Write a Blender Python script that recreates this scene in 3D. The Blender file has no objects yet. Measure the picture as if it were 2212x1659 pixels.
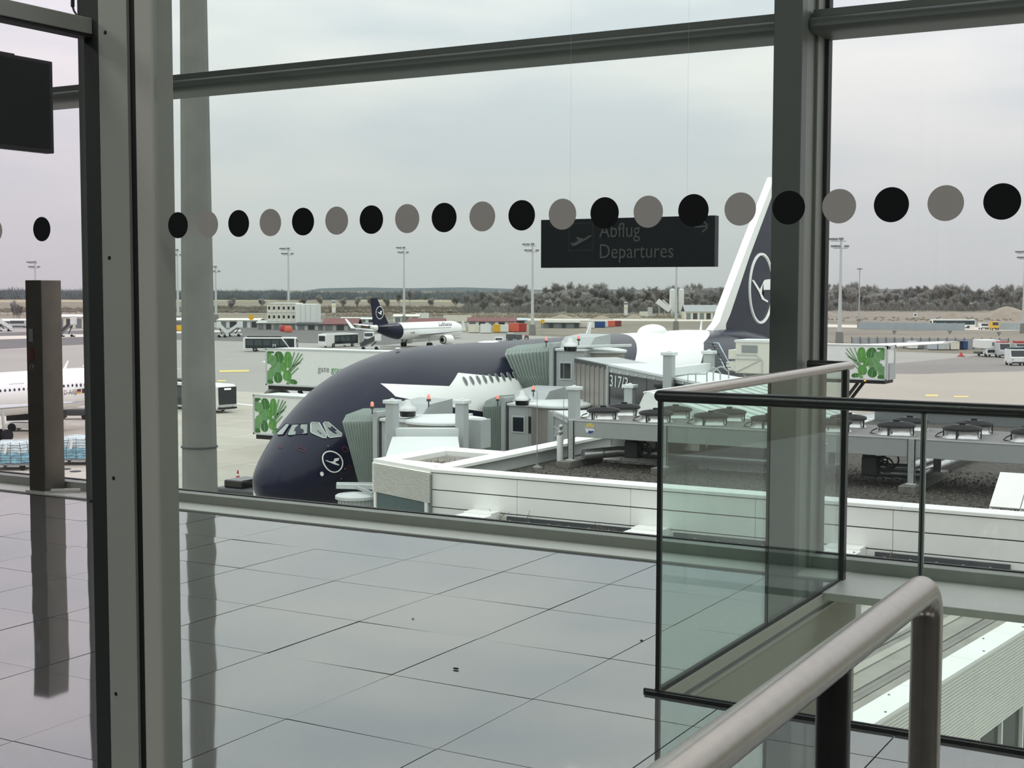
import bpy, math, random
from mathutils import Vector as V, Matrix
sc = bpy.context.scene
COL = sc.collection
PI = math.pi
R_ = random.Random(7)

# ---------------------------------------------------------------- camera
# world: x along the glass facade (right), y out towards the apron, z up, floor of the gate hall at z = 0
CAM_H = 1.4286
YAW, PITCH, ROLL, FPX, PW, PH = -0.52338, 0.068003, 0.002029, 2991.7, 2212.0, 1659.0
_cy, _sy, _cp, _sp = math.cos(YAW), math.sin(YAW), math.cos(PITCH), math.sin(PITCH)
FW = V((_sy * _cp, _cy * _cp, -_sp))
_r0 = V((_cy, -_sy, 0)); _u0 = _r0.cross(FW)
RT = _r0 * math.cos(ROLL) + _u0 * math.sin(ROLL)
UP = -_r0 * math.sin(ROLL) + _u0 * math.cos(ROLL)
CP = V((0, 0, CAM_H))
cam_d = bpy.data.cameras.new('camera'); cam = bpy.data.objects.new('camera', cam_d); COL.objects.link(cam)
m3 = Matrix((RT, UP, -FW)).transposed()
cam.matrix_world = Matrix.Translation(CP) @ m3.to_4x4()
cam_d.sensor_width = 36.0; cam_d.lens = FPX / PW * 36.0
cam_d.clip_start = 0.05; cam_d.clip_end = 30000
sc.camera = cam

# ---------------------------------------------------------------- view, sky
sc.view_settings.view_transform = 'Standard'
sc.view_settings.look = 'None'
sc.view_settings.gamma = 1.0
sc.view_settings.use_curve_mapping = False
sc.view_settings.exposure = 0.0
SKY_STRENGTH = 0.825
sc.cycles.transparent_max_bounces = 32
sc.cycles.max_bounces = 8
sc.cycles.diffuse_bounces = 3
sc.cycles.glossy_bounces = 4
sc.cycles.caustics_reflective = False
sc.cycles.caustics_refractive = False
sc.cycles.use_denoising = True

def lin(c):
    c = c / 255.0
    return c / 12.92 if c <= 0.04045 else ((c + 0.055) / 1.055) ** 2.4
def rgb(r, g, b): return (lin(r), lin(g), lin(b), 1.0)

w = bpy.data.worlds.new('overcast_sky'); sc.world = w; w.use_nodes = True
nt = w.node_tree; N = nt.nodes; L = nt.links; N.clear()
def wn(t, **k):
    n = N.new(t)
    for a, b in k.items(): setattr(n, a, b)
    return n
out = wn('ShaderNodeOutputWorld'); bg = wn('ShaderNodeBackground'); bg.inputs[1].default_value = SKY_STRENGTH
tc = wn('ShaderNodeTexCoord'); sep = wn('ShaderNodeSeparateXYZ'); L.new(tc.outputs['Generated'], sep.inputs[0])
# CIE overcast sky: radiance (1 + 2 sin(elevation)) / 3 of the zenith's
mul = wn('ShaderNodeMath', operation='MULTIPLY_ADD', use_clamp=False); mul.inputs[1].default_value = 2.3; mul.inputs[2].default_value = 1.0
mx = wn('ShaderNodeMath', operation='MAXIMUM'); mx.inputs[1].default_value = 0.0
L.new(sep.outputs[2], mx.inputs[0]); L.new(mx.outputs[0], mul.inputs[0])
# cloud sheets: noise on a flat layer above (direction / height), stretched towards the horizon
mp = wn('ShaderNodeMapping'); mp.inputs['Scale'].default_value = (1.6, 1.6, 6.5); L.new(tc.outputs['Generated'], mp.inputs[0])
n1 = wn('ShaderNodeTexNoise'); n1.inputs['Scale'].default_value = 2.3; n1.inputs['Detail'].default_value = 6; n1.inputs['Roughness'].default_value = 0.5
L.new(mp.outputs[0], n1.inputs['Vector'])
cr = wn('ShaderNodeValToRGB'); cr.color_ramp.elements[0].position = 0.38; cr.color_ramp.elements[1].position = 0.62
cr.color_ramp.elements[0].color = (0.80, 0.835, 0.885, 1); cr.color_ramp.elements[1].color = (1.04, 1.02, 1.0, 1)
L.new(n1.outputs[0], cr.inputs[0])
hz = wn('ShaderNodeMapRange'); hz.inputs[1].default_value = 0.0; hz.inputs[2].default_value = 0.17; hz.clamp = True
L.new(sep.outputs[2], hz.inputs[0])
mixc = wn('ShaderNodeMixRGB'); mixc.inputs[1].default_value = (0.855, 0.865, 0.87, 1)
L.new(hz.outputs[0], mixc.inputs[0]); L.new(cr.outputs[0], mixc.inputs[2])
vm = wn('ShaderNodeVectorMath', operation='SCALE'); L.new(mixc.outputs[0], vm.inputs[0]); L.new(mul.outputs[0], vm.inputs['Scale'])
L.new(vm.outputs[0], bg.inputs[0]); L.new(bg.outputs[0], out.inputs[0])

# ceiling lamps of the hall, behind and above the camera
def ceiling_lamp(x, y, power, col=(1.0, 0.995, 0.96)):
    l = bpy.data.lights.new('ceiling_lamp', 'AREA'); l.shape = 'RECTANGLE'; l.size = 2.4; l.size_y = 1.6; l.energy = power; l.color = col
    o = bpy.data.objects.new('ceiling_lamp', l); COL.objects.link(o); o.location = (x, y, 5.9)
LAMP_W = 100
for lx in (-8.5, -3.5, 1.5, 6.0):
    for ly in (-3.8, -0.3): ceiling_lamp(lx, ly, LAMP_W)

# ---------------------------------------------------------------- helpers: points
def ray(px, py): return RT * ((px - PW / 2) / FPX) - UP * ((py - PH / 2) / FPX) + FW
def az(px, py, z):
    v = ray(px, py); return CP + v * ((z - CAM_H) / v.z)
def ay(px, py, y):
    v = ray(px, py); return CP + v * (y / v.y)
def ad(px, py, d): return CP + ray(px, py) * d
G = CAM_H - 13.75            # apron level

# ---------------------------------------------------------------- helpers: materials
MATS = {}
def mat(name, col, rough=0.55, metal=0.0, var=0.06, scale=6.0, bump=0.0, spec=None, coat=0.0, emit=None, obj=True):
    """Principled material with a procedural tone variation (and fine relief when bump > 0)."""
    if name in MATS: return MATS[name]
    m = bpy.data.materials.new(name); m.use_nodes = True
    t = m.node_tree; b = t.nodes['Principled BSDF']
    b.inputs['Roughness'].default_value = rough; b.inputs['Metallic'].default_value = metal
    if spec is not None: b.inputs['Specular IOR Level'].default_value = spec
    if coat: b.inputs['Coat Weight'].default_value = coat; b.inputs['Coat Roughness'].default_value = 0.06
    c = rgb(*col)
    tcn = t.nodes.new('ShaderNodeTexCoord'); no = t.nodes.new('ShaderNodeTexNoise')
    no.inputs['Scale'].default_value = scale; no.inputs['Detail'].default_value = 5
    t.links.new(tcn.outputs['Object'], no.inputs['Vector'])
    r = t.nodes.new('ShaderNodeValToRGB')
    r.color_ramp.elements[0].position = 0.3; r.color_ramp.elements[1].position = 0.7
    r.color_ramp.elements[0].color = tuple(x * (1 - var) for x in c[:3]) + (1,)
    r.color_ramp.elements[1].color = tuple(min(1, x * (1 + var)) for x in c[:3]) + (1,)
    t.links.new(no.outputs[0], r.inputs[0]); t.links.new(r.outputs[0], b.inputs['Base Color'])
    if bump:
        bp = t.nodes.new('ShaderNodeBump'); bp.inputs['Strength'].default_value = bump; bp.inputs['Distance'].default_value = 0.02
        t.links.new(no.outputs[0], bp.inputs['Height']); t.links.new(bp.outputs[0], b.inputs['Normal'])
    if emit:
        b.inputs['Emission Color'].default_value = rgb(*emit[:3]); b.inputs['Emission Strength'].default_value = emit[3]
    MATS[name] = m
    return m

def glass(name, tint, ior=1.5, fmul=1.0):
    """Clear pane: straight-through tint plus a Fresnel reflection."""
    m = bpy.data.materials.new(name); m.use_nodes = True; t = m.node_tree; t.nodes.clear()
    o = t.nodes.new('ShaderNodeOutputMaterial'); mxs = t.nodes.new('ShaderNodeMixShader')
    tr = t.nodes.new('ShaderNodeBsdfTransparent'); tr.inputs[0].default_value = tuple(tint) + (1,)
    gl = t.nodes.new('ShaderNodeBsdfGlossy'); gl.inputs['Roughness'].default_value = 0.0
    ge = t.nodes.new('ShaderNodeNewGeometry'); dt = t.nodes.new('ShaderNodeVectorMath'); dt.operation = 'DOT_PRODUCT'
    t.links.new(ge.outputs['Incoming'], dt.inputs[0]); t.links.new(ge.outputs['Normal'], dt.inputs[1])
    def mth(op, x, y=None):
        n = t.nodes.new('ShaderNodeMath'); n.operation = op
        for i, q in enumerate((x, y)):
            if q is None: continue
            if isinstance(q, (int, float)): n.inputs[i].default_value = q
            else: t.links.new(q, n.inputs[i])
        return n.outputs[0]
    f0 = ((ior - 1) / (ior + 1)) ** 2      # Schlick, the same from both faces of the pane
    k5 = mth('POWER', mth('SUBTRACT', 1.0, mth('ABSOLUTE', dt.outputs['Value'])), 5.0)
    fa = mth('MULTIPLY', mth('MULTIPLY_ADD', k5, 1 - f0), fmul)
    fa.node.inputs[0].default_value = 0
    ma = fa.node.inputs[0].links[0].from_node; ma.inputs[2].default_value = f0
    t.links.new(fa, mxs.inputs[0])
    t.links.new(tr.outputs[0], mxs.inputs[1]); t.links.new(gl.outputs[0], mxs.inputs[2]); t.links.new(mxs.outputs[0], o.inputs[0])
    return m

# ---------------------------------------------------------------- helpers: meshes
class MB:
    """Collects simple shapes; build() links them as one mesh object."""
    def __init__(s): s.v = []; s.f = []; s.mi = []; s.m = 0
    def add(s, vs, fs):
        o = len(s.v); s.v += [V(p) for p in vs]; s.f += [tuple(i + o for i in f) for f in fs]; s.mi += [s.m] * len(fs); return s
    def box(s, x0, x1, y0, y1, z0, z1):
        return s.add([(x0, y0, z0), (x1, y0, z0), (x1, y1, z0), (x0, y1, z0), (x0, y0, z1), (x1, y0, z1), (x1, y1, z1), (x0, y1, z1)],
                     [(0, 3, 2, 1), (4, 5, 6, 7), (0, 1, 5, 4), (1, 2, 6, 5), (2, 3, 7, 6), (3, 0, 4, 7)])
    def beam(s, a, b, w, h, up=V((0, 0, 1))):
        """box from a to b, w wide sideways, h along up"""
        a, b = V(a), V(b); d = (b - a).normalized(); sd = d.cross(up)
        if sd.length < 1e-4: sd = d.cross(V((1, 0, 0)))
        sd.normalize(); u = sd.cross(d).normalized(); x, y = sd * (w / 2), u * (h / 2)
        return s.add([a - x - y, a + x - y, a + x + y, a - x + y, b - x - y, b + x - y, b + x + y, b - x + y],
                     [(0, 1, 2, 3), (7, 6, 5, 4), (0, 4, 5, 1), (1, 5, 6, 2), (2, 6, 7, 3), (3, 7, 4, 0)])
    def cyl(s, a, b, r0, r1=None, n=12, cap=True):
        a, b = V(a), V(b); r1 = r0 if r1 is None else r1
        d = (b - a).normalized(); x = d.orthogonal().normalized(); y = d.cross(x)
        vs = []; 
        for c, r in ((a, r0), (b, r1)):
            for i in range(n):
                t = 2 * PI * i / n; vs.append(c + x * (r * math.cos(t)) + y * (r * math.sin(t)))
        fs = [(i, (i + 1) % n, n + (i + 1) % n, n + i) for i in range(n)]
        if cap: fs += [tuple(range(n))[::-1], tuple(range(n, 2 * n))]
        return s.add(vs, fs)
    def tube(s, pts, r, n=10, closed=False):
        pts = [V(p) for p in pts]; rings = []; ref = None
        for i, p in enumerate(pts):
            if closed: d = pts[(i + 1) % len(pts)] - pts[i - 1]
            else: d = pts[min(i + 1, len(pts) - 1)] - pts[max(i - 1, 0)]
            d.normalize()
            x = d.orthogonal().normalized() if ref is None else (ref - d * ref.dot(d)).normalized()
            ref = x; y = d.cross(x)
            rings.append([p + x * (r * math.cos(2 * PI * k / n)) + y * (r * math.sin(2 * PI * k / n)) for k in range(n)])
        return s.loft(rings, caps=not closed, wrap=closed)
    def loft(s, rings, caps=True, wrap=False, ring_closed=True):
        n = len(rings[0]); vs = [p for r in rings for p in r]; fs = []; k = len(rings)
        for j in range(k if wrap else k - 1):
            a, b = j * n, ((j + 1) % k) * n
            for i in range(n if ring_closed else n - 1): fs.append((a + i, a + (i + 1) % n, b + (i + 1) % n, b + i))
        if caps and not wrap: fs += [tuple(range(n))[::-1], tuple(range((k - 1) * n, k * n))]
        return s.add(vs, fs)
    def extr(s, poly, vec):
        """polygon (3D points) pushed along vec"""
        n = len(poly); v = V(vec); p = [V(q) for q in poly]
        return s.add(p + [q + v for q in p], [tuple(range(n))[::-1], tuple(range(n, 2 * n))] + [(i, (i + 1) % n, n + (i + 1) % n, n + i) for i in range(n)])
    def lathe(s, prof, c=(0, 0, 0), n=20, axis='z', cap=True):
        c = V(c); rings = []
        for r, h in prof:
            r = max(r, 1e-4); q = []
            for i in range(n):
                a, b = r * math.cos(2 * PI * i / n), r * math.sin(2 * PI * i / n)
                q.append(c + (V((a, b, h)) if axis == 'z' else V((a, h, b)) if axis == 'y' else V((h, a, b))))
            rings.append(q)
        return s.loft(rings, caps=cap)
    def ball(s, c, r, sx=1, sy=1, sz=1, n=12, m=8):
        c = V(c); rings = []
        for j in range(m + 1):
            t = PI * j / m; rr = max(math.sin(t), 1e-3)
            rings.append([c + V((r * sx * rr * math.cos(2 * PI * i / n), r * sy * rr * math.sin(2 * PI * i / n), -r * sz * math.cos(t))) for i in range(n)])
        return s.loft(rings)
    def quad(s, a, b, c, d): return s.add([a, b, c, d], [(0, 1, 2, 3)])
    def build(s, name, mats, parent=None, smooth=None, bevel=0.0):
        if not isinstance(mats, (list, tuple)): mats = [mats]
        off = V((0, 0, 0)); q = parent
        while q is not None: off += q.location; q = q.parent
        me = bpy.data.meshes.new(name); me.from_pydata([tuple(p - off) for p in s.v], [], s.f)
        for m in mats: me.materials.append(m)
        if len(mats) > 1: me.polygons.foreach_set('material_index', s.mi)
        if smooth is not None:
            me.polygons.foreach_set('use_smooth', [True] * len(me.polygons))
            me.set_sharp_from_angle(angle=math.radians(smooth))
        me.update()
        o = bpy.data.objects.new(name, me); COL.objects.link(o)
        if parent is not None: o.parent = parent
        if bevel:
            bm = o.modifiers.new('edge', 'BEVEL'); bm.width = bevel; bm.segments = 2; bm.limit_method = 'ANGLE'
        return o

def tag(o, label=None, cat=None, group=None, kind=None):
    if label: o['label'] = label
    if cat: o['category'] = cat
    if group: o['group'] = group
    if kind: o['kind'] = kind
    return o
def thing(name, label, cat, loc=(0, 0, 0), group=None):
    o = bpy.data.objects.new(name, None); COL.objects.link(o); o.location = V(loc); o.empty_display_size = 0.2
    return tag(o, label, cat, group)
def struct(name, loc=(0, 0, 0), label=None):
    o = bpy.data.objects.new(name, None); COL.objects.link(o); o.location = V(loc); o['kind'] = 'structure'
    if label: o['label'] = label
    return o
KIDS = {}
def kids(o): return [c for c in bpy.data.objects if c.parent == o]
def copy_tree(o, parent=None):
    c = o.copy(); COL.objects.link(c)
    if parent is not None: c.parent = parent
    ch = KIDS.get(o.name)
    if ch is None: ch = KIDS[o.name] = kids(o)
    for k in ch: copy_tree(k, c)
    return c
def place(o, loc, rz=0.0, label=None, group=None, scale=None):
    o.location = V(loc); o.rotation_euler = (0, 0, rz)
    if label: o['label'] = label
    if group: o['group'] = group
    if scale: o.scale = (scale,) * 3
    return o
def text(name, body, size, org, X, Y, m, parent, depth=0.01, spacing=1.0, align='LEFT', xs=1.0):
    """raised lettering: origin, reading direction X, up direction Y"""
    cu = bpy.data.curves.new(name, 'FONT'); cu.body = body; cu.size = size; cu.align_x = align; cu.space_character = spacing
    cu.extrude = depth / 2; cu.resolution_u = 3
    tmp = bpy.data.objects.new('tmp_text', cu); COL.objects.link(tmp)
    dg = bpy.context.evaluated_depsgraph_get(); dg.update()
    me = bpy.data.meshes.new_from_object(tmp.evaluated_get(dg)); bpy.data.objects.remove(tmp)
    X, Y = V(X).normalized(), V(Y).normalized(); Z = X.cross(Y)
    off = V((0, 0, 0)); q = parent
    while q is not None: off += q.location; q = q.parent
    for v in me.vertices:
        p = v.co.copy(); v.co = V(org) + X * (p.x * xs) + Y * p.y + Z * p.z - off
    me.materials.clear(); me.materials.append(m); me.name = name
    o = bpy.data.objects.new(name, me); COL.objects.link(o)
    if parent is not None: o.parent = parent
    return o

# ---------------------------------------------------------------- shared materials
M_white = mat('white_paint', (226, 228, 224), 0.4, var=0.03)
M_panel = mat('panel_white', (236, 236, 230), 0.35, var=0.03, scale=1.5)
M_offw = mat('cream_paint', (222, 219, 204), 0.45, var=0.04)
M_grey = mat('grey_paint', (166, 171, 169), 0.5, var=0.04)
M_lgrey = mat('light_grey_paint', (190, 195, 193), 0.5, var=0.04)
M_mgrey = mat('mid_grey_paint', (120, 126, 126), 0.5)
M_dgrey = mat('dark_grey_paint', (62, 66, 68), 0.5)
M_black = mat('black_rubber', (16, 18, 20), 0.6)
M_blackgloss = mat('black_gloss', (12, 15, 18), 0.15)
M_steel = mat('galvanised_steel', (170, 172, 170), 0.38, metal=0.8, var=0.08, scale=12)
M_red = mat('red_paint', (176, 62, 56), 0.5)
M_orange = mat('orange_paint', (214, 104, 82), 0.5)
M_yellow = mat('yellow_paint', (228, 178, 48), 0.5)
M_blue = mat('blue_paint', (38, 78, 132), 0.5)
M_dblue = mat('dark_blue_paint', (30, 36, 62), 0.4)
M_green = mat('green_paint', (86, 150, 84), 0.5)
M_wing = mat('window_dark', (38, 46, 50), 0.12)
M_tyre = mat('tyre_rubber', (26, 26, 27), 0.85)
M_conc = mat('grey_concrete', (128, 128, 122), 0.85, var=0.12, scale=3)
M_beacon = mat('beacon_red', (246, 150, 134), 0.3, emit=(255, 140, 118, 0.5))

# ================================================================ INTERIOR: gate hall
def floor_mat():
    m = mat('polished_granite', (98, 99, 98), 0.035, var=0.10, scale=260, spec=1.0)
    b = m.node_tree.nodes['Principled BSDF']
    b.inputs['IOR'].default_value = 1.72
    b.inputs['Coat Weight'].default_value = 0.30; b.inputs['Coat Roughness'].default_value = 0.02; b.inputs['Coat IOR'].default_value = 1.6
    return m
M_floor = floor_mat()
M_joint = mat('dark_joint', (40, 42, 43), 0.8)
M_wallin = mat('hall_wall_grey', (120, 122, 120), 0.8)
M_ceil = mat('hall_ceiling', (140, 142, 140), 0.85)
M_alu = mat('anodised_grey', (146, 150, 143), 0.45, metal=0.15, var=0.02)
M_alud = mat('anodised_shaded', (108, 114, 110), 0.45, metal=0.15, var=0.02)  # darker copy of the grey; on column fronts it holds their shade
M_sill = mat('sill_grey', (206, 208, 201), 0.4, var=0.03)
M_gask = mat('black_gasket', (10, 12, 14), 0.6)
M_brush = mat('brushed_stainless', (176, 170, 163), 0.30, metal=1.0, var=0.06, scale=40)
M_brushd = mat('stainless_dark_reflection', (84, 85, 83), 0.34, metal=1.0, var=0.05, scale=40)  # darker copy of the stainless, the dark room's reflection put into its colour
M_olive = mat('fascia_olive_grey', (166, 167, 154), 0.6, var=0.02)
GL_near = glass('partition_glass', (0.94, 0.966, 0.95), 1.45)
GL_fac = glass('facade_glass', (0.955, 0.965, 0.965), 1.45)
GL_facr = glass('facade_glass_rose', (0.985, 0.965, 0.985), 1.45)
GL_bal = glass('balustrade_glass', (0.86, 0.935, 0.905), 1.5)
GL_edge = mat('glass_edge_green', (70, 112, 100), 0.15)

XV, YV = -1.972, 4.42          # void in the floor: x > XV, y > YV
YF = 7.0                       # glass plane of the facade
# ---- floor slab and tiles
fl = struct('floor')
MB().box(-14, XV - .02, -8, 6.59, -.30, -.012).build('slab', M_joint, fl)
MB().box(XV - .02, 8, -8, YV - .012, -.30, -.012).build('slab', M_joint, fl)
def tile_mesh(rects, rnd):
    mb = MB(); ax, ay_ = rnd.gauss(0, .0020), rnd.gauss(0, .0010); ph = rnd.uniform(0, 6.28); amp = rnd.uniform(.6, 1.2) * .0002; ph2 = rnd.uniform(0, 6.28)
    for (x0, x1, y0, y1) in rects:
        n = 7; o = len(mb.v); cx, cy = (x0 + x1) / 2, (y0 + y1) / 2
        vs = []
        for j in range(n):
            for i in range(n):
                x = x0 + (x1 - x0) * i / (n - 1); y = y0 + (y1 - y0) * j / (n - 1)
                z = ax * (x - cx) + ay_ * (y - cy) + amp * math.sin(x * 9 + ph) + amp * math.sin(y * 10 + ph2)
                vs.append((x, y, z))
        fs = [(j * n + i, j * n + i + 1, (j + 1) * n + i + 1, (j + 1) * n + i) for j in range(n - 1) for i in range(n - 1)]
        rim = [i for i in range(n)] + [j * n + n - 1 for j in range(1, n)] + [(n - 1) * n + i for i in range(n - 2, -1, -1)] + [j * n for j in range(n - 2, 0, -1)]
        k = len(vs); vs += [(vs[i][0], vs[i][1], -.012) for i in rim]
        for a in range(len(rim)):
            b = (a + 1) % len(rim); fs.append((rim[b], rim[a], k + a, k + b))
        mb.add(vs, fs)
    return mb
TX, TY, TD, JN = .6, .6134, -4.7135, .0022
ylines = [6.585, 5.9998] + [5.9998 - TY * k for k in range(1, 8)]
for i in range(-8, 11):
    x0, x1 = TD + TX * i, TD + TX * (i + 1)
    for j in range(len(ylines) - 1):
        y1, y0 = ylines[j], ylines[j + 1]
        rs = []
        if x0 < XV - .02: rs.append((x0 + JN, min(x1 - JN, XV - .02), y0 + JN, y1 - JN))
        if x1 > XV - .02 and y0 < YV - .012:
            xa = x0 + JN if x0 > XV - .02 else XV - .02
            rs.append((xa, x1 - JN, y0 + JN, min(y1 - JN, YV - .012)))
        if rs:
            # only where the hall floor can be seen from around the photographed spot
            if y1 < 2.0 and x1 < -2.4: continue
            tile_mesh(rs, R_).build('tile', M_floor, fl, smooth=40)
# bits of grit lying on the tiles
M_grit = mat('dark_grit', (60, 62, 62), 0.9)
for k, (px, py, s, lb) in enumerate([(985, 1446, .012, 'small dark scrap lying on the grey floor tiles in front of the facade'), (1386, 1384, .007, 'tiny dark crumb on the floor tile beside the balustrade corner post'), (892, 1337, .006, 'tiny dark crumb on the middle of the tiled floor')]):
    p = az(px, py, .001)
    o = MB().ball(p + V((0, 0, s * .3)), s, 1.2, .5, .3, n=7, m=5).build('floor_crumb', M_grit); tag(o, lb, 'crumb')

# ---- room shell out of view: it only keeps the hall dim
tag(MB().box(-14, 8, -8.2, -8, -.3, 6.2).build('wall_back', M_wallin), kind='structure')
tag(MB().box(-14.2, -14, -8.2, 7.05, -.3, 6.2).build('wall_left', M_wallin), kind='structure')
tag(MB().box(8, 8.2, -8.2, 7.05, -.3, 6.2).build('wall_right', M_wallin), kind='structure')
tag(MB().box(-14, 8, -8, 7.05, 6.0, 6.2).build('ceiling', M_ceil), kind='structure')

# ---- facade sill: dark joint, ledge, kerb
tag(MB().box(-14, XV, 6.59, 6.66, -.1, -.006).build('trim_1', M_gask, None), 'dark joint strip where the tiled floor meets the facade ledge', kind='structure')
mb = MB().box(-14, XV, 6.66, 7.05, -.30, .004).box(XV, 8, 6.34, 7.05, -.035, .002)
tag(mb.build('trim_2', M_sill, None, bevel=.003), 'light grey ledge along the foot of the glass facade', kind='structure')
tag(MB().box(-14, 8, 6.89, 7.05, .0, .062).build('trim_3', mat('kerb_grey', (150, 154, 147), .5), None, bevel=.004), 'low grey kerb under the facade panes', kind='structure')

# ---- facade bays
colx = [-11.956, -7.148, -2.34, 2.47]; CW = .145
def bay(k, xa, xb, gl):
    w_ = struct('window_%d' % k, ((xa + xb) / 2, YF, 0))
    MB().box(xa, xb, YF - .012, YF + .012, .06, 2.72).build('pane', gl, w_)
    MB().box(xa, xb, YF - .012, YF + .012, 2.80, 5.98).build('pane', gl, w_)
    # transom: flat upper flange and rounded lower bar
    MB().box(xa, xb, 6.78, YF + .02, 2.775, 2.815).build('transom_flange', M_alud, w_, bevel=.004)
    pr = [(6.82, 2.70), (6.76, 2.706), (6.735, 2.725), (6.735, 2.75), (6.755, 2.772), (YF + .02, 2.775), (YF + .02, 2.70)]
    MB().extr([(xa, y, z) for y, z in pr], (xb - xa, 0, 0)).build('transom', M_alud, w_, smooth=50)
    g = .012
    for x in (xa + g, xb - g):
        MB().box(x - g, x + g, YF - .03, YF + .03, .06, 2.70).build('gasket', M_gask, w_)
        MB().box(x - g, x + g, YF - .03, YF + .03, 2.815, 5.98).build('gasket', M_gask, w_)
    MB().box(xa, xb, YF - .016, YF + .016, .058, .068).build('gasket', M_gask, w_)
    return w_
bay(1, colx[0] + CW, colx[1], GL_facr); bay(2, colx[1] + CW, colx[2], GL_fac); bay(3, colx[2] + CW, colx[3], GL_facr)
for k, x in enumerate(colx):
    c = struct('trim_%d' % (k + 4), (x, 6.8, 0), None)
    MB().box(x, x + CW, 6.62, 6.70, .0, 6).build('flange', M_alud, c, bevel=.004)  # front turned away from the panes, its shade put into the colour
    MB().box(x + .012, x + CW - .012, 6.70, 6.86, .0, 6).build('web', M_alu, c, bevel=.004)
    MB().box(x, x + CW + .004, 6.86, YF + .03, .0, 6).build('flange', M_alu, c, bevel=.004)
# lower storey glazing below the void
w4 = struct('window_4', (0, YF, -2))
MB().box(XV, 3, 6.92, 6.944, -4.4, -.035).build('pane', GL_fac, w4)

# ---- glass partition close to the camera, with safety dots
YP = 2.6
pt = struct('wall_front', (-2.6, YP, 0))
pane = MB().box(-2.535, 3.2, YP - .005, YP + .005, .03, 5.98).build('pane', GL_near, pt)
pane2 = MB().box(-5.2, -2.80, YP - .005, YP + .005, .03, 5.98).build('pane', glass('partition_glass_clear', (0.975, 0.965, 0.97), 1.45), pt)
M_dotk = mat('dot_black', (3, 5, 9), 0.7, spec=.2, var=.02); M_dotg = mat('dot_grey', (146, 143, 139), 0.7, var=.02)
def dot(x, m, par):
    MB().cyl((x, YP - .0064, 1.5875), (x, YP - .0052, 1.5875), .0325, n=40).build('dot', m, par)
xs = [-2.461 + (2.461 - .487) / 20 * k for k in range(0, 29)]
for k, x in enumerate(xs): dot(x, M_dotk if k % 2 == 0 else M_dotg, pane)
for k in range(4): dot(-2.949 - .188 * k, M_dotk if k % 2 == 0 else M_dotg, pane2)
# the near mullion: post with the shade put into its colour, screwed cover, black gap, rounded second profile
mu = struct('trim_9', (-2.66, YP, 0), 'broad grey double mullion of the glass partition with countersunk screws')
p1 = MB().box(-2.786, -2.733, 2.60, 2.70, 0, 6).build('post', mat('post_shaded', (33, 37, 36), .5, var=.02), mu, bevel=.003)
def on_m(xp, y): return xp
cov = MB(); cov.extr([(-2.733, 2.600, 0), (-2.632, 2.600, 0), (-2.655, 2.70, 0), (-2.733, 2.70, 0)], (0, 0, 6)); cv = cov.build('cover', M_alu, mu, bevel=.002)
MB().box(-2.634, -2.611, 2.612, 2.66, 0, 6).build('gasket', M_gask, mu)
r_ = []
for a in range(9):
    t = PI * a / 8 / 2
    r_.append((-2.543 - .012 + .012 * math.sin(t), 2.60 + .012 - .012 * math.cos(t), 0))
MB().extr([(-2.611, 2.608, 0), (-2.604, 2.60, 0)] + r_ + [(-2.543, 2.67, 0), (-2.611, 2.67, 0)], (0, 0, 6)).build('profile', mat('profile_grey', (158, 160, 152), .45, var=.02), mu, smooth=40)
M_screw = mat('screw_dark', (52, 55, 54), .4, metal=.6)
for (px, py) in ((227, 70), (236, 557), (245, 1033), (250, 1499)):
    p = ay(px, py, YP - .0008)
    MB().cyl(p, p + V((0, .003, 0)), .0052, .0052, n=14).cyl(p - V((0, .0006, 0)), p, .0022, n=8).build('screw', M_screw, cv)
# rail of the cross partition running back from the mullion
cw = struct('trim_10', (-2.77, 1.5, 2.1), 'grey aluminium rail running back from the mullion top')
MB().box(-2.795, -2.752, .6, 2.60, 2.083, 2.125).build('rail', M_alu, cw, bevel=.003)
MB().box(-2.795, -2.752, .6, 2.60, 2.075, 2.081).build('lip', M_gask, cw)
# cable with a plug hanging above the rail
cb = thing('hanging_cable', 'black cable with a plug hanging beside the mullion at the top left', 'cable', ay(165, 20, 2.9))
pts = [ay(157, -260, 2.9), ay(157, -20, 2.9), ay(157, 14, 2.9), ay(160, 24, 2.9), ay(166, 33, 2.9)]
MB().tube(pts, .003, n=8).build('cord', M_black, cb)
MB().cyl(ay(157, -10, 2.9), ay(157, 15, 2.9), .0055, n=10).build('plug', M_black, cb)

# ---- balustrade around the void
bal = thing('glass_balustrade', 'glass balustrade with dark round handrail around the floor opening', 'balustrade', (XV, 4.457, 0))
M_raild = mat('handrail_dark_steel', (70, 72, 72), 0.32, metal=0.9, var=.05, scale=30)
RZ, RR = 1.058, .021
MB().tube([(XV + .0, 4.457, RZ), (3.0, 4.457, RZ)], RR, n=18).build('handrail', M_raild, bal, smooth=50)
MB().tube([(XV, 4.457, RZ), (XV, 6.775, RZ)], RR, n=18).build('handrail', M_brush, bal, smooth=50)
MB().tube([(XV, 6.775, RZ), (-2.19, 6.775, RZ)], RR, n=18).build('handrail', M_raild, bal, smooth=50)
for p in ((XV, 4.457), (XV, 6.775)): MB().ball((p[0], p[1], RZ), RR, n=16, m=10).build('rail_corner', M_raild, bal, smooth=60)
for y0, y1 in ((4.466, 5.588), (5.594, 6.66)):
    MB().box(XV - .006, XV + .006, y0, y1, .004, 1.04).build('glass_panel', GL_bal, bal)
GL_balf = glass('balustrade_glass_front', (0.955, 0.975, 0.968), 1.5)
for x0, x1 in ((XV + .006, -1.064), (-1.052, -.1), (-.09, .9), (.91, 1.9)):
    MB().box(x0, x1, 4.451, 4.463, .004, 1.04).build('glass_panel', GL_balf, bal)
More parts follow.
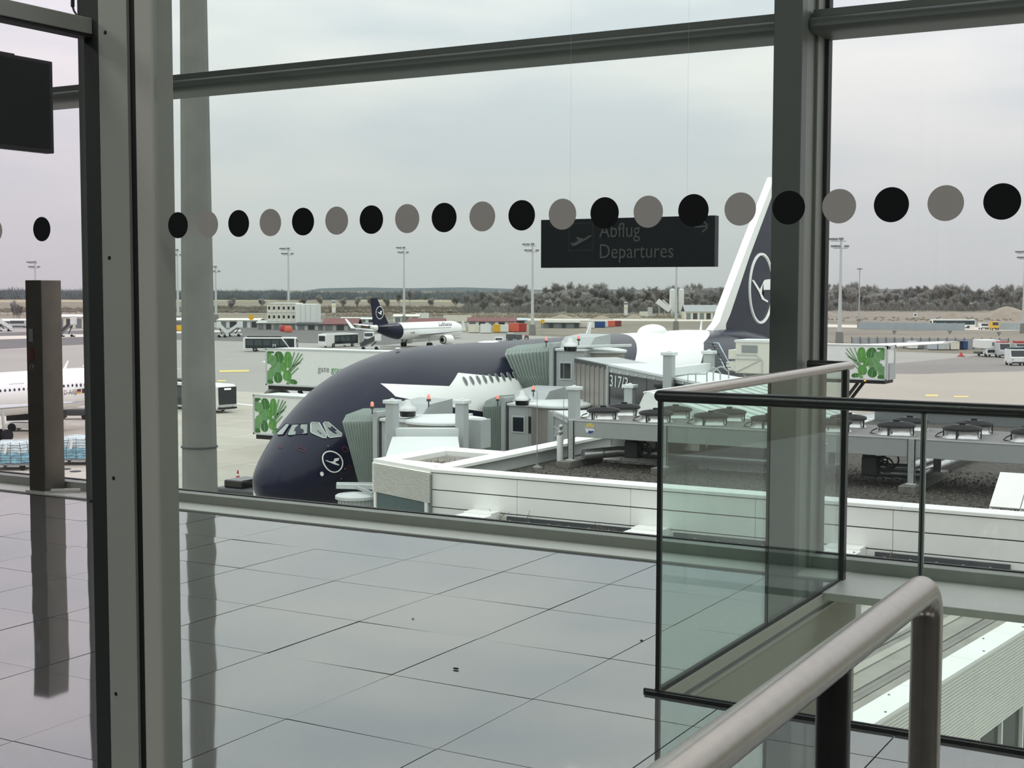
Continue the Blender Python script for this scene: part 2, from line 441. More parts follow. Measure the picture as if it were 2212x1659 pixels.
MB().box(XV - .004, XV + .012, 4.447, 4.462, .0, 1.04).build('corner_post', mat('edge_dark', (30, 38, 38), .3), bal)
MB().box(XV - .0065, XV + .0065, 5.587, 5.595, .0, 1.04).build('joint_strip', M_gask, bal)
MB().box(-1.066, -1.05, 4.4505, 4.4635, .0, 1.04).build('joint_strip', mat('joint_bright', (150, 160, 156), .2, metal=.6), bal)
MB().box(-1.060, -1.056, 4.449, 4.465, .0, 1.04).build('joint_strip', M_gask, bal)
MB().box(XV - .012, XV + .018, 6.655, 6.70, -.02, 1.04).build('end_post', M_raild, bal, bevel=.003)
MB().box(XV - .012, XV + .010, 4.43, 6.70, -.004, .010).build('base_channel', M_gask, bal)
MB().box(XV - .045, 3.0, 4.437, 4.447, -.006, .012).box(XV - .03, 3.0, 4.412, 4.424, -.006, .012).build('base_channel', M_gask, bal)
MB().box(XV - .03, 3.0, 4.424, 4.437, -.01, .006).build('base_channel', M_steel, bal)
# edge of the slab at the void, clad
f = struct('trim_11', (XV, 5.6, -.4), 'olive grey cladding on the slab edge of the void')
MB().box(XV - .02, XV + .016, 4.40, 6.86, -.055, -.004).build('cladding_rim', mat('fascia_rim', (176, 177, 165), .5, var=.02), f, bevel=.003)
MB().box(XV - .02, XV + .012, 4.40, 6.88, -.072, -.055).build('cladding_groove', M_mgrey, f)
MB().box(XV - .02, XV + .022, 4.40, 6.88, -.085, -.072).build('cladding_rim', MATS['fascia_rim'], f)
MB().box(XV - .02, XV + .014, 4.40, 6.88, -1.3, -.085).build('cladding', M_olive, f)
MB().box(XV - .3, XV - .02, 4.40, 6.55, -1.3, -.3).build('slab', M_conc, f)
tag(MB().box(-14, XV - .3, -8, 6.9, -1.3, -.3).build('trim_12', M_conc), kind='structure')
tag(MB().box(XV - .3, 8, -8, 4.38, -1.3, -.3).build('trim_13', M_conc), kind='structure')

# ---- foreground handrail
hr = thing('stair_handrail', 'thick brushed steel handrail rising through the lower right foreground', 'handrail', (-.547, 1.8, 0))
XR, TR = -.5465, .0262
top = [(XR, -1.2, .93), (XR, 2.30, .93)] 
bend = [(XR, 2.30 + .055 * math.sin(t), .93 - .055 + .055 * math.cos(t)) for t in [PI / 2 * k / 7 for k in range(1, 8)]]
MB().tube(top + bend + [(XR, 2.355, .80), (XR, 2.355, 0)], TR, n=32).build('tube', M_brush, hr, smooth=60)
for y in (1.825, .9):
    MB().tube([(XR, y, 0), (XR, y, .915)], .0235, n=24).build('post', M_brushd, hr, smooth=60)
    MB().cyl((XR, y, 0), (XR, y, .012), .05, n=24).build('foot_flange', M_brushd, hr, smooth=40)
    MB().cyl((XR - .0, y, .22), (XR + .045, y, .22), .02, n=16).build('bracket', M_brushd, hr, smooth=40)
MB().cyl((XR, 2.355, 0), (XR, 2.355, .012), .05, n=24).build('foot_flange', M_brushd, hr, smooth=40)

# ---- stainless control pedestal at the facade
pd = thing('control_pedestal', 'tall square stainless steel control pedestal standing at the facade ledge', 'pedestal', (-7.69, 6.76, .0))
MB().box(-7.772, -7.615, 6.68, 6.86, .004, 1.488).build('casing', mat('pedestal_steel', (120, 117, 108), .38, metal=.9, var=.08, scale=9), pd, bevel=.004)
MB().box(-7.79, -7.60, 6.66, 6.875, .004, .016).build('foot_plate', M_sill, pd)
MB().box(-7.742, -7.70, 6.675, 6.681, 1.06, 1.15).build('switch_plate', M_mgrey, pd)
MB().box(-7.735, -7.70, 6.675, 6.681, .93, 1.02).build('red_label', mat('label_red', (92, 36, 36), .6), pd)
MB().cyl((-7.715, 6.672, .885), (-7.715, 6.681, .885), .018, n=18).build('key_lock', M_steel, pd)
MB().box(-7.718, -7.712, 6.670, 6.6725, .872, .898).build('key_slot', M_black, pd)
st = MB().tube([(-7.60, 6.72, .02), (-7.44, 6.84, .02)], .012, n=8).build('floor_pipe', M_sill); tag(st, 'short grey pipe lying on the ledge at the pedestal foot', 'pipe')

# ---- wall screen seen edge-on at the left
X_ = -6.2
sn = thing('display_screen', 'black switched-off display screen hanging at the left edge', 'screen', (X_, 4.9, 2.4))
MB().box(X_ - .06, X_, 4.55, 5.555, 2.192, 2.705).build('casing', M_black, sn, bevel=.004)
MB().box(X_, X_ + .003, 4.575, 5.53, 2.215, 2.685).build('display', mat('screen_dark', (12, 16, 19), .5, spec=.2), sn)
MB().box(X_ - .05, X_ - .01, 4.55, 5.30, 2.705, 2.713).build('top_strip', M_black, sn)
MB().tube([(X_ - .03, 4.9, 2.70), (X_ - .03, 4.9, 6.0)], .02, n=10).build('hanger', M_dgrey, sn)

# ---- hanging departures sign
YS = 6.0
sg = thing('departures_sign', 'dark hanging sign reading Abflug Departures with plane symbol and arrow', 'sign', (-2.845, YS, 1.65))
a, b = ay(1168, 475, YS), ay(1543, 576, YS)
x0, x1, z1, z0 = a.x, b.x, a.z, b.z
MB().box(x0, x1, YS + .002, YS + .05, z0, z1).build('casing', mat('sign_dark', (36, 43, 49), .3, var=.03), sg, bevel=.002)
M_sgt = mat('sign_letter_grey', (112, 119, 117), .5, var=.02); M_sgl = mat('sign_line_grey', (72, 80, 80), .5, var=.02)
def sp(px, py): q = ay(px, py, YS); return q
q = sp(1295, 513); text('lettering', 'Abflug', .098, (q.x, YS - .002, q.z), (1, 0, 0), (0, 0, 1), M_sgt, sg, .004, xs=.86)
q = sp(1294, 558); text('lettering', 'Departures', .098, (q.x, YS - .002, q.z), (1, 0, 0), (0, 0, 1), M_sgt, sg, .004, xs=.86)
def strip(name, pts, wd, m, par, y, th=.002):
    mb = MB()
    for p, q in zip(pts, pts[1:]):
        d = (V(q) - V(p)).normalized(); n = V((-d.z, 0, d.x)) * wd / 2
        mb.extr([V(p) - n, V(q) - n, V(q) + n, V(p) + n], (0, th, 0))
    return mb.build(name, m, par)
c4 = [sp(1230, 483), sp(1281, 481), sp(1281, 540), sp(1229, 541)]
strip('symbol_frame', c4 + c4[:1], .003, M_sgl, sg, YS)
poly = lambda pts: [sp(1160 + x / 3.95, 360 + y / 3.95) + V((0, -.002, 0)) for x, y in pts]
MB().extr(poly([(288, 645), (308, 655), (352, 632), (333, 598), (352, 602), (400, 617), (440, 590), (465, 584), (470, 592), (455, 604), (390, 640), (330, 676), (300, 676)]), (0, .003, 0)).build('plane_symbol', M_sgt, sg)
ar = [sp(1500, 490), sp(1532, 488)]
strip('arrow', ar, .0075, M_sgt, sg, YS)
strip('arrow', [sp(1515, 474), sp(1531, 488.5), sp(1517, 501)], .0075, M_sgt, sg, YS)
for x in (x0 + .15, x1 - .15): MB().cyl((x, YS + .026, z1), (x, YS + .026, 6.0), .0003, n=5).build('wire', mat('wire_pale', (236, 238, 236), .5), sg)

# ================================================================ OUTSIDE, NEAR: roof of the pier annex
M_cope = mat('coping_white', (236, 237, 232), 0.4, var=0.03, scale=2)
M_gravel = mat('roof_gravel', (74, 70, 64), 0.95, var=0.5, scale=9, bump=1.0)
M_gap = mat('panel_gap_dark', (40, 42, 42), 0.7)
RZf, CZ, YW = -3.16, -2.76, 27.03
ann = thing('pier_annex', 'low white panelled annex with gravel roof and white coping in front of the window', 'building', (-10, 30, -4))
M_gapb = MB().box(-17.9, .5, YW + .03, YW + .06, -4.6, -2.87).build('wall_backing', M_gap, ann)
seams = [-17.78, -15.46, -12.63, -9.80, -6.97, -4.14, -1.31, .5]
for a, b in zip(seams, seams[1:]):
    for z0, z1 in ((-3.245, -2.868), (-3.655, -3.270), (-4.30, -3.680)):
        MB().box(a + .005, b - .005, YW, YW + .03, z0, z1).build('wall_panel', M_panel, ann)
MB().box(-17.9, .5, YW + .06, 49, -4.6, RZf - .02).build('body', M_conc, ann)
MB().box(-17.8, 2.5, YW + .3, 49, RZf - .02, RZf).build('gravel_bed', M_gravel, ann)
# copings (front in lengths, left side, rear)
xc = [-17.8, -15.2, -12.4, -9.6, -6.8, -4.0, -1.2, .5]
for a, b in zip(xc, xc[1:]):
    MB().extr([(a + .003, YW - .03, -2.845), (a + .003, YW - .03, CZ - .02), (a + .003, YW - .0, CZ), (a + .003, YW + .36, CZ + .012), (a + .003, YW + .36, RZf), (a + .003, YW + .30, RZf), (a + .003, YW + .30, -2.845)], (b - a - .006, 0, 0)).build('front_coping', M_cope, ann)
MB().box(-18.0, -17.45, YW + .36, 40, CZ - .06, CZ + .012).build('side_coping', M_cope, ann)
MB().box(-17.98, -17.62, YW + .36, 40, RZf, CZ - .06).build('side_upstand', M_lgrey, ann)
MB().box(-13.3, 2.5, 48.7, 49.3, CZ - .05, CZ).build('rear_coping', M_cope, ann)
MB().box(-13.3, 2.5, 48.75, 49.2, RZf, CZ - .05).build('rear_upstand', M_mgrey, ann)
MB().box(-18.0, -17.9, YW, 49, -8, -2.85).box(-17.9, .5, YW + .06, YW + .2, -12, -4.6).build('body', M_panel, ann)
rg = random.Random(3); mb = MB()
for k in range(14000):
    x, y = rg.uniform(-17.4, -3.2), 27.5 + 8.5 * rg.random() ** 1.3
    r = rg.uniform(.014, .036); z = RZf + r * .2
    c = [V((x + r * math.cos(t), y + r * math.sin(t) * .8, z + rg.uniform(-.3, .6) * r)) for t in (0, 2.1, 4.2)]
    t = V((x + rg.uniform(-.3, .3) * r, y, z + r * .9)); mb.m = k % 3
    mb.add(c + [t], [(0, 1, 3), (1, 2, 3), (2, 0, 3)])
g = mb.build('gravel_stones', [mat('stone_a', (88, 83, 76), .9), mat('stone_b', (58, 54, 49), .9), mat('stone_c', (116, 109, 99), .9)], ann); g['kind'] = 'stuff'
# trough with ribs along the wall foot
MB().box(-19, -8.6, 22, YW, -4.6, -3.96).box(-8.6, -4.75, 26.1, YW, -4.6, -3.96).build('gutter_bed', M_dgrey, ann)
MB().box(-15.7, -12.3, 26.97, YW, -4.1, -3.715).box(-11.6, -8.1, 26.97, YW, -4.1, -3.715).box(-7.3, -4.75, 26.97, YW, -4.1, -3.715).build('gutter_back', M_dgrey, ann)
for k in range(30):
    x = -15.6 + .5 * k
    if x > -4.8 or any(abs(x - q) < .45 for q in (-16.25, -12.05, -7.85)): continue
    MB().box(x - .02, x + .02, 22 if x < -8.6 else 26.1, 26.97, -3.96, -3.79).build('gutter_rib', M_grey, ann)
for x in (-16.25, -12.05, -7.85):
    MB().box(x - .38, x + .38, 22 if x < -8.6 else 25.9, 26.6, -4.1, -3.66).box(x - .36, x + .36, 26.6, 27.02, -4.1, -3.62).build('cross_wall', M_cope, ann)
    for s in (-.3, .3):
        for y in ((23.5, 24.6, 25.7) if x < -8.6 else (26.1, 26.4)): MB().ball((x + s, y, -3.66), .025, n=6, m=4).build('cap_screw', M_mgrey, ann)
# slatted block at the left end
A_, B_, C_, D_ = V((-20.03, 27.84, 0)), V((-20.03, 31.04, 0)), V((-18.0, 30.9, 0)), V((-17.75, 26.95, 0))
sb = thing('slatted_plant_room', 'small skewed plant room with white horizontal slats and flat roof left of the white annex', 'building', (-19, 29, -4))
up = lambda p, z: V((p.x, p.y, z))
MB().extr([up(A_, -5), up(D_, -5), up(C_, -5), up(B_, -5)], (0, 0, 2.10)).build('body', M_mgrey, sb)
def rim(p, q, r, s, z0, z1, name='roof_rim'): return MB().extr([up(p, z0), up(q, z0), up(r, z0), up(s, z0)], (0, 0, z1 - z0)).build(name, M_cope, sb)
i1, i2, i3, i4 = V((-19.4, 28.1, 0)), V((-19.4, 30.2, 0)), V((-18.05, 30.2, 0)), V((-18.05, 27.95, 0))
rim(A_, i1, i2, B_, -2.9, CZ); rim(B_, i2, i3, C_, -2.9, CZ); rim(D_, i4, i1, A_, -2.9, CZ)
nd = 9
for k in range(nd):
    t0, t1 = k / nd, (k + 1) / nd - .01
    y0, y1 = 28.0 + 2.2 * t0, 28.0 + 2.2 * t1
    MB().box(-19.4, -18.05, y0, y1, -2.895, -2.885).build('roof_board', mat('weathered_board', (132, 128, 120), .8, var=.25, scale=4), sb)
dd = (D_ - A_).normalized(); nn = V((dd.y, -dd.x, 0)); ln = (D_ - A_).length
mb = MB(); ns = 22
for k in range(ns):
    z = -2.84 - .73 * k / ns; h_ = .73 / ns
    for_ = [A_ + dd * .0 + nn * .0, A_ + dd * ln]
    a = up(A_, z); b = up(D_, z)
    mb.extr([a, a + nn * .045 - V((0, 0, h_ * .55)), a + nn * .045 - V((0, 0, h_ * .72)), a - V((0, 0, h_ * .2))], b - a)
s_ = mb.build('louvre_slats', mat('slat_cream', (232, 231, 222), .45, var=.03), sb); s_['kind'] = 'stuff'
MB().extr([up(A_ + dd * .2, -5.2), up(D_ - dd * .2, -5.2), up(D_ - dd * .2, -3.58), up(A_ + dd * .2, -3.58)], nn * .02).build('window_pane', mat('plant_room_glass', (70, 92, 92), .1), sb)
for t in (.12, ln - .14): MB().extr([up(A_ + dd * (t - .04), -5.2), up(A_ + dd * (t + .06), -5.2), up(A_ + dd * (t + .06), -3.57), up(A_ + dd * (t - .04), -3.57)], nn * .05).build('window_post', M_cope, sb)
dm = MB(); rr = random.Random(5)
for k in range(40):
    p = V((-18.6 + rr.gauss(0, .25), 28.6 + rr.gauss(0, .18), -2.88)); dm.cyl(p, p + V((rr.gauss(0, .15), rr.gauss(0, .1), abs(rr.gauss(.02, .05)))), .008, n=4)
tag(dm.build('dry_plant_litter', mat('dry_stems', (120, 106, 88), .9)), 'heap of dry plant stems on the flat roof of the slatted plant room', 'plant litter', kind='stuff')

# ---- roof lantern with standing seams
ln_ = thing('seamed_roof_lantern', 'white standing seam pitched roof light behind the cooling units', 'roof', (-15, 45, -3.1))
ridge = lambda y: V((-18.22, y, -1.81)); eave = lambda y: V((-13.3, y, -3.12)); lf = lambda y: V((-18.5, y, -2.4)); lb = lambda y: V((-18.55, y, -3.2))
MB().extr([lb(40), eave(40) - V((0, 0, .08)), eave(40), ridge(40), lf(40)], (0, 8.6, 0)).build('roof_body', mat('roof_white', (230, 234, 230), .35, var=.02), ln_)
for k in range(12):
    y = 40.05 + .74 * k
    d = (eave(y) - ridge(y)).normalized(); n_ = V((-d.z, 0, d.x))
    MB().extr([ridge(y) + n_ * .0, eave(y), eave(y) + n_ * .035, ridge(y) + n_ * .035], (0, .03, 0)).build('standing_seam', mat('seam_grey', (196, 202, 199), .4), ln_)
MB().beam(ridge(40), ridge(48.6), .12, .05).build('ridge_cap', M_cope, ln_)

# ---- cooling units
M_table = mat('cooler_grey', (158, 162, 160), 0.42, var=.04)
M_silver = mat('fan_ring_silver', (205, 206, 204), 0.28, metal=0.85, var=.08, scale=4)
M_guard = mat('fan_guard_black', (20, 21, 22), 0.5)
def make_fan():
    f = thing('fan', None, None)
    MB().lathe([(.44, 0), (.40, .03), (.375, .10), (.385, .15), (.415, .185), (.40, .185), (.365, .15), (.355, .10), (.36, .0)], n=28, cap=False).build('ring', M_silver, f, smooth=40)
    g_ = MB()
    for r, z in ((.425, .185), (.43, .205), (.43, .225), (.415, .24), (.39, .25), (.36, .258), (.33, .264), (.30, .269), (.27, .273), (.24, .277), (.21, .28)):
        g_.tube([(r * math.cos(t), r * math.sin(t), z) for t in [2 * PI * i / 22 for i in range(22)]], .013, n=5, closed=True)
    for k in range(24):
        t = 2 * PI * k / 24
        g_.tube([(.41 * math.cos(t), .41 * math.sin(t), .19), (.40 * math.cos(t), .40 * math.sin(t), .24), (.25 * math.cos(t), .25 * math.sin(t), .275), (.08 * math.cos(t), .08 * math.sin(t), .286)], .009, n=4)
    for k in range(4):
        t = PI / 4 + PI / 2 * k + .5
        g_.beam((.425 * math.cos(t), .425 * math.sin(t), 0), (.425 * math.cos(t), .425 * math.sin(t), .215), .03, .03)
    g_.lathe([(.0, .27), (.20, .27), (.19, .30), (.0, .302)], n=16)
    g_.build('guard', M_guard, f)
    MB().box(-.07, .07, -.05, .05, .302, .345).build('motor_box', M_guard, f)
    MB().lathe([(0, .06), (.16, .06), (.16, .2), (0, .2)], n=14).build('motor', M_dgrey, f)
    return f
fan0 = make_fan()
FANUSED = [False]
def cooler(x0, nums, label, order):
    n = len(nums); x1 = x0 + 1.5 * n - .05
    c = thing('cooling_unit', label, 'cooling unit', (x0, 31.74, RZf))
    y0, y1 = 31.74, 34.35
    MB().box(x0, x1, y0, y1, -2.37, -1.935).build('casing', M_table, c, bevel=.01)
    MB().box(x0 - .01, x1 + .01, y0 - .015, y1 + .01, -1.955, -1.928).build('top_rim', M_lgrey, c)
    MB().box(x0 + .02, x1 - .02, y0 + .03, y1 - .03, -1.93, -1.925).build('top_plate', mat('cooler_top', (112, 110, 106), .6, var=.12, scale=2), c)
    for x in (x0 + .08, x0 + 1.5 * n / 2 - .3, x1 - .08):
        for y in (y0 + .0, y1 - .05):
            l_ = MB().box(x - .085, x + .085, y - .03, y - .01, -2.97, -1.95).box(x - .085, x - .07, y - .03, y + .05, -2.97, -1.95).box(x + .07, x + .085, y - .03, y + .05, -2.97, -1.95).build('leg', M_table, c)
            MB().box(x - .11, x + .11, y - .05, y + .06, -2.985, -2.965).build('foot', M_white, l_)
            if y < 33:
                for z in (-2.55, -2.7, -2.45): MB().cyl((x + .03, y - .034, z), (x + .03, y - .03, z), .012, n=8).build('bolt', M_dgrey, l_)
    for i, nm in enumerate(nums):
        for row, y in enumerate((32.42, 33.68)):
            f = fan0 if not FANUSED[0] else copy_tree(fan0)
            FANUSED[0] = True
            f.parent = c; f.location = V((x0 + .67 + 1.5 * i, y, -1.925)) - c.location; f.rotation_euler = (0, 0, .1 * i)
            if row == 0:
                q = V((x0 + .67 + 1.5 * i, y, -1.925))
                text('fan_number', nm, .10, q + V((-.03, -.395, .045)), (1, 0, 0), (0, 0, 1), M_black, c, .01)
            lb_ = MB().tube([V((x0 + .67 + 1.5 * i - .46, y - .15, -1.93)), V((x0 + .67 + 1.5 * i - .56, y - .2, -1.90)), V((x0 + .67 + 1.5 * i - .50, y - .2, -1.84)), V((x0 + .67 + 1.5 * i - .42, y - .1, -1.80))], .014, n=6)
            lb_.build('fan_cable', M_black, c)
    # maker's round sticker
    s = V((x0 + .62, y0 - .001, -2.13))
    MB().cyl(s, s - V((0, .003, 0)), .135, n=28).build('sticker', M_white, c)
    pl = [V((.135 * math.cos(t), 0, .135 * math.sin(t))) for t in [.35 + 2.45 * k / 10 for k in range(11)]]
    MB().extr([s + p - V((0, .003, 0)) for p in pl], (0, -.002, 0)).build('sticker_arc', mat('sticker_yellow', (206, 190, 92), .5), c)
    text('sticker_lettering', 'GÜNTNER', .062, s + V((-.128, -.005, -.005)), (1, 0, 0), (0, 0, 1), M_dblue, c, .002, xs=.95)
    MB().extr([s + V(p) for p in ((-.06, -.003, -.12), (-.02, -.003, -.055), (.02, -.003, -.055), (.02, -.003, -.08), (.05, -.003, -.055), (.115, -.003, -.055), (.08, -.003, -.108), (.02, -.003, -.132))], (0, -.002, 0)).build('sticker_mark', mat('sticker_blue', (44, 58, 140), .5), c)
    # switch box with looped cables under the casing
    b = x0 + 1.52
    MB().box(b - .02, b + .22, 32.0, 32.3, -2.45, -2.36).box(b - .03, b + .33, 31.98, 32.32, -2.86, -2.45).build('switch_box', M_black, c, bevel=.01)
    lp = MB()
    for k, (dx, dz, r) in enumerate(((.52, -.46, .17), (.48, -.50, .12), (.60, -.34, .19), (.42, -.38, .10))):
        lp.tube([(b + dx + r * math.cos(t), 32.05 + .05 * k, -2.16 + dz + r * math.sin(t)) for t in [2 * PI * i / 16 for i in range(16)]], .022, n=6, closed=True)
    lp.build('cable_loops', M_black, c)
    return c
cooler(-16.62, '5678'[0:4], 'long grey cooling unit on legs with eight fans left of the dark window column', 0)
cooler(-10.50, ['5', '6', '7', '8'], 'long grey cooling unit on legs right of the dark window column', 1)
# concrete sleepers under the legs
names = ['under the left end of the left cooling unit', 'under the middle legs of the left cooling unit', 'under the right end of the left cooling unit', 'under the left end of the right cooling unit', 'under the middle legs of the right cooling unit', 'under the right end of the right cooling unit']
M_slp = mat('sleeper_concrete', (112, 110, 104), .9, var=.2, scale=5)
for k, x in enumerate((-16.56, -13.92, -10.85, -10.42, -7.80, -4.75)):
    o = MB().box(x - .19, x + .19 if k != 2 else x + .15, 31.35, 34.75, RZf, -2.985).build('concrete_sleeper', M_slp, None, bevel=.015); tag(o, 'long dark concrete sleeper ' + names[k], 'sleeper', 'concrete sleepers under the cooling units')
# pipes, standpipe, rods
M_pipe = mat('pipe_jacket_aluminium', (188, 190, 189), 0.3, metal=.8, var=.06, scale=3)
def pipe(pts, r, label, joints=6):
    p = thing('jacketed_pipe', label, 'pipe', pts[0])
    MB().tube(pts, r, n=16).build('pipe_jacket', M_pipe, p, smooth=50)
    for a, b in zip(pts, pts[1:]):
        a, b = V(a), V(b); k = max(2, int((b - a).length / 1.1))
        for i in range(1, k):
            c = a.lerp(b, i / k); d = (b - a).normalized()
            MB().cyl(c - d * .02, c + d * .02, r * 1.04, n=16).build('joint_band', M_steel, p, smooth=40)
    return p
pipe([(-16.3, 31.95, -2.84), (-15.6, 32.75, -2.80), (-10.9, 32.75, -2.80)], .14, 'thick aluminium jacketed pipe running behind the left cooling unit')
pipe([(-9.3, 33.0, -2.95), (-8.0, 33.3, -2.95), (-7.8, 38.5, -2.95)], .10, 'aluminium jacketed pipe bending away under the right cooling unit, nearer of two')
pipe([(-9.3, 33.4, -2.86), (-8.35, 33.75, -2.86), (-8.15, 38.5, -2.86)], .10, 'aluminium jacketed pipe bending away under the right cooling unit, further of two')
sp_ = thing('standpipe', 'white standpipe with valve beside the left leg of the left cooling unit', 'pipe', (-16.95, 31.9, RZf))
MB().cyl((-16.95, 31.9, RZf), (-16.95, 31.9, -2.38), .085, n=14).build('pipe', M_white, sp_, smooth=50)
MB().ball((-16.95, 31.9, -2.30), .075, n=12).cyl((-16.95, 31.9, -2.38), (-16.95, 31.9, -2.12), .04, n=10).ball((-16.93, 31.9, -2.15), .065, n=10).build('valve', M_steel, sp_, smooth=50)
def rod(px, pyb, pyt, lb):
    b = az(px, pyb, RZf); t = ay(px, pyt, b.y)
    r = thing('lightning_rod', lb, 'lightning rod', b)
    MB().cyl(b, V((b.x, b.y, t.z)), .012, .006, n=6).build('rod', M_steel, r)
    MB().lathe([(.13, 0), (.13, .05), (.04, .10), (.02, .16)], b, n=10).build('foot', M_conc, r)
rod(1160, 1013, 843, 'thin lightning rod on the gravel left of the standpipe'); rod(1217, 985, 768, 'thin taller lightning rod right behind the standpipe')
# skylights
def skylight(x0, x1, y0, d, h, n, lb):
    s = thing('roof_skylight', lb, 'skylight', (x0, y0, RZf))
    MB().extr([(x0, y0, RZf), (x0, y0 + d, RZf), (x0, y0 + d, RZf + h)], (x1 - x0, 0, 0)).build('kerb', M_cope, s)
    nv = V((0, -h, d)).normalized()
    for k in range(n):
        a, b = x0 + (x1 - x0) * k / n + .012, x0 + (x1 - x0) * (k + 1) / n - .012
        MB().extr([V((a, y0, RZf + .04)), V((b, y0, RZf + .04)), V((b, y0 + d, RZf + h + .02)), V((a, y0 + d, RZf + h + .02))], nv * .03).build('panel', M_panel, s)
skylight(-16.3, -14.2, 33.1, 1.1, .72, 4, 'row of leaning white skylight panels under the left half of the left cooling unit')
skylight(-13.6, -11.15, 33.1, 1.1, .72, 4, 'row of leaning white skylight panels under the right half of the left cooling unit')
skylight(-5.75, -2.6, 30.05, 1.1, .62, 5, 'leaning white skylight panels in front of the right cooling unit')
# dry weeds at the wall foot
wr = random.Random(11)
wl = ['thin dry weed at the left end of the wall foot beside the white cross wall', 'tall double-stemmed dry weed against the white panel wall', 'low bushy dry weed under the first panel seam', 'single bent dry stalk at the white wall foot', 'forked dry weed near the middle of the white wall', 'dense tuft of dry weed left of the balustrade post', 'small dry tuft at the panel seam', 'dry weed behind the balustrade glass at the right']
for k, (px, hh, ns) in enumerate(((1068, .45, 9), (1135, .5, 3), (1205, .28, 8), (1262, .3, 2), (1305, .38, 4), (1335, .25, 9), (1370, .2, 4), (1925, .4, 5))):
    y = 26.9; b = ay(px, 1135, y); b = V((b.x, y, -4.0)); m_ = MB()
    for j in range(ns):
        dx, h2 = wr.gauss(0, .09), hh * wr.uniform(.6, 1)
        q = b + V((wr.gauss(0, .05), 0, 0)); t1 = q + V((dx * .5, wr.gauss(0, .03), h2 * .6)); t2 = q + V((dx * 1.5, wr.gauss(0, .05), h2))
        m_.tube([q, t1, t2], .005, n=4)
        m_.tube([t1, t1 + V((wr.gauss(0, .07), 0, .1))], .004, n=4)
    tag(m_.build('dry_weed', MATS['dry_stems']), wl[k], 'weed')
# round hood between nose and plant room
hc = ad(768, 1064, 49); hd = thing('round_hood', 'round light grey hood with flat lid beside the dark aircraft nose', 'hood', (hc.x, hc.y, G))
MB().lathe([(0, hc.z), (.66, hc.z - .06), (.72, hc.z - .10), (.72, hc.z - .2), (0, hc.z - .2)], (hc.x, hc.y, 0), n=32).build('lid', M_lgrey, hd, smooth=30)
MB().lathe([(.60, hc.z - .2), (.60, G)], (hc.x, hc.y, 0), n=32).build('drum', M_grey, hd, smooth=30)
for k in range(26):
    t = 2 * PI * k / 26; q = V((hc.x + .605 * math.cos(t), hc.y + .605 * math.sin(t), 0)); MB().cyl(up(q, G), up(q, hc.z - .2), .02, n=5).build('rib', M_lgrey, hd)
MB().beam(ad(727, 1050, 49.5), ad(806, 1052, 49.5), .2, .16).build('arm', M_lgrey, hd); MB().beam(ad(727, 1045, 50.2), ad(806, 1046, 50.2), .15, .1).build('arm', M_lgrey, hd)
MB().beam(ad(770, 1053, 49.2), ad(806, 1066, 48.7), .07, .1).build('strut', M_grey, hd)

# ---- lower wing seen through the void: board deck, white coping, corrugated wall
lw = thing('lower_wing', 'lower white building wing with corrugated wall, white coping and board deck beneath the void', 'building', (-5, 20, -5))
P0, P1 = V((-4.60, 16.93, 0)), V((-3.83, 23.03, 0)); du = (P1 - P0).normalized(); nx = V((du.y, -du.x, 0))
a0, a1 = P0 - du * 7.5, P0 + du * 9.6
q4 = lambda o0, o1: [a0 + nx * o0, a1 + nx * o0, a1 + nx * o1, a0 + nx * o1]
L_ = (a1 - a0).length; nseg = 9
for k in range(nseg):
    s0, s1 = a0 + du * (L_ * k / nseg + .004), a0 + du * (L_ * (k + 1) / nseg - .004)
    MB().extr([up(s0 - nx * .40, -4.06), up(s1 - nx * .40, -4.06), up(s1, -4.06), up(s0, -4.06)], (0, 0, .06)).build('coping', M_cope, lw)
    for j in (.3, .7):
        q = s0.lerp(s1, j); MB().lathe([(.02, 0), (.015, .012), (0, .016)], up(q - nx * (.07 if j < .5 else .33), -4.0), n=6).build('coping_screw', M_mgrey, lw)
prof = []; npf = 24
for k in range(npf):
    z = -4.06 - 1.22 * k / npf; h_ = 1.22 / npf
    prof += [(.0, z), (.028, z - h_ * .25), (.028, z - h_ * .5), (0, z - h_ * .8)]
for k in range(nseg):
    s0, s1 = a0 + du * (L_ * k / nseg + .003), a0 + du * (L_ * (k + 1) / nseg - .003)
    pl = [up(s0 - nx * (.03 - o), z) for o, z in prof] + [up(s0 - nx * .06, -5.28), up(s0 - nx * .06, -4.06)]
    MB().extr(pl, s1 - s0).build('corrugated_sheet', mat('corrugated_white', (214, 215, 207), .42, var=.03), lw)
MB().extr([up(p, -9) for p in q4(-.5, -.1)], (0, 0, 3.72)).build('glazing', M_wing, lw)
for k in range(16): 
    s0 = a0 + du * (L_ * k / 16); MB().extr([up(s0 - nx * .12, -9), up(s0 - nx * .12 + du * .06, -9), up(s0 - nx * .04 + du * .06, -9), up(s0 - nx * .04, -9)], (0, 0, 3.72)).build('glazing_bar', M_cope, lw)
dk = [mat('deck_a', (150, 147, 138), .8, var=.15, scale=2), mat('deck_b', (168, 165, 155), .8, var=.12, scale=2), mat('deck_c', (132, 130, 124), .8, var=.15, scale=2), mat('deck_d', (178, 177, 170), .75, var=.1, scale=2)]
rd = random.Random(4); o_ = .40; k = 0
MB().extr([up(p, -4.4) for p in q4(-5.2, -.4)], (0, 0, .14)).build('deck_bed', M_dgrey, lw)
while o_ < 5.0:
    wd = rd.choice((.10, .14, .18, .24)); MB().extr([up(p, -4.25) for p in q4(-o_ - wd + .012, -o_)], (0, 0, .08 + rd.uniform(0, .03))).build('deck_board', rd.choice(dk), lw); o_ += wd

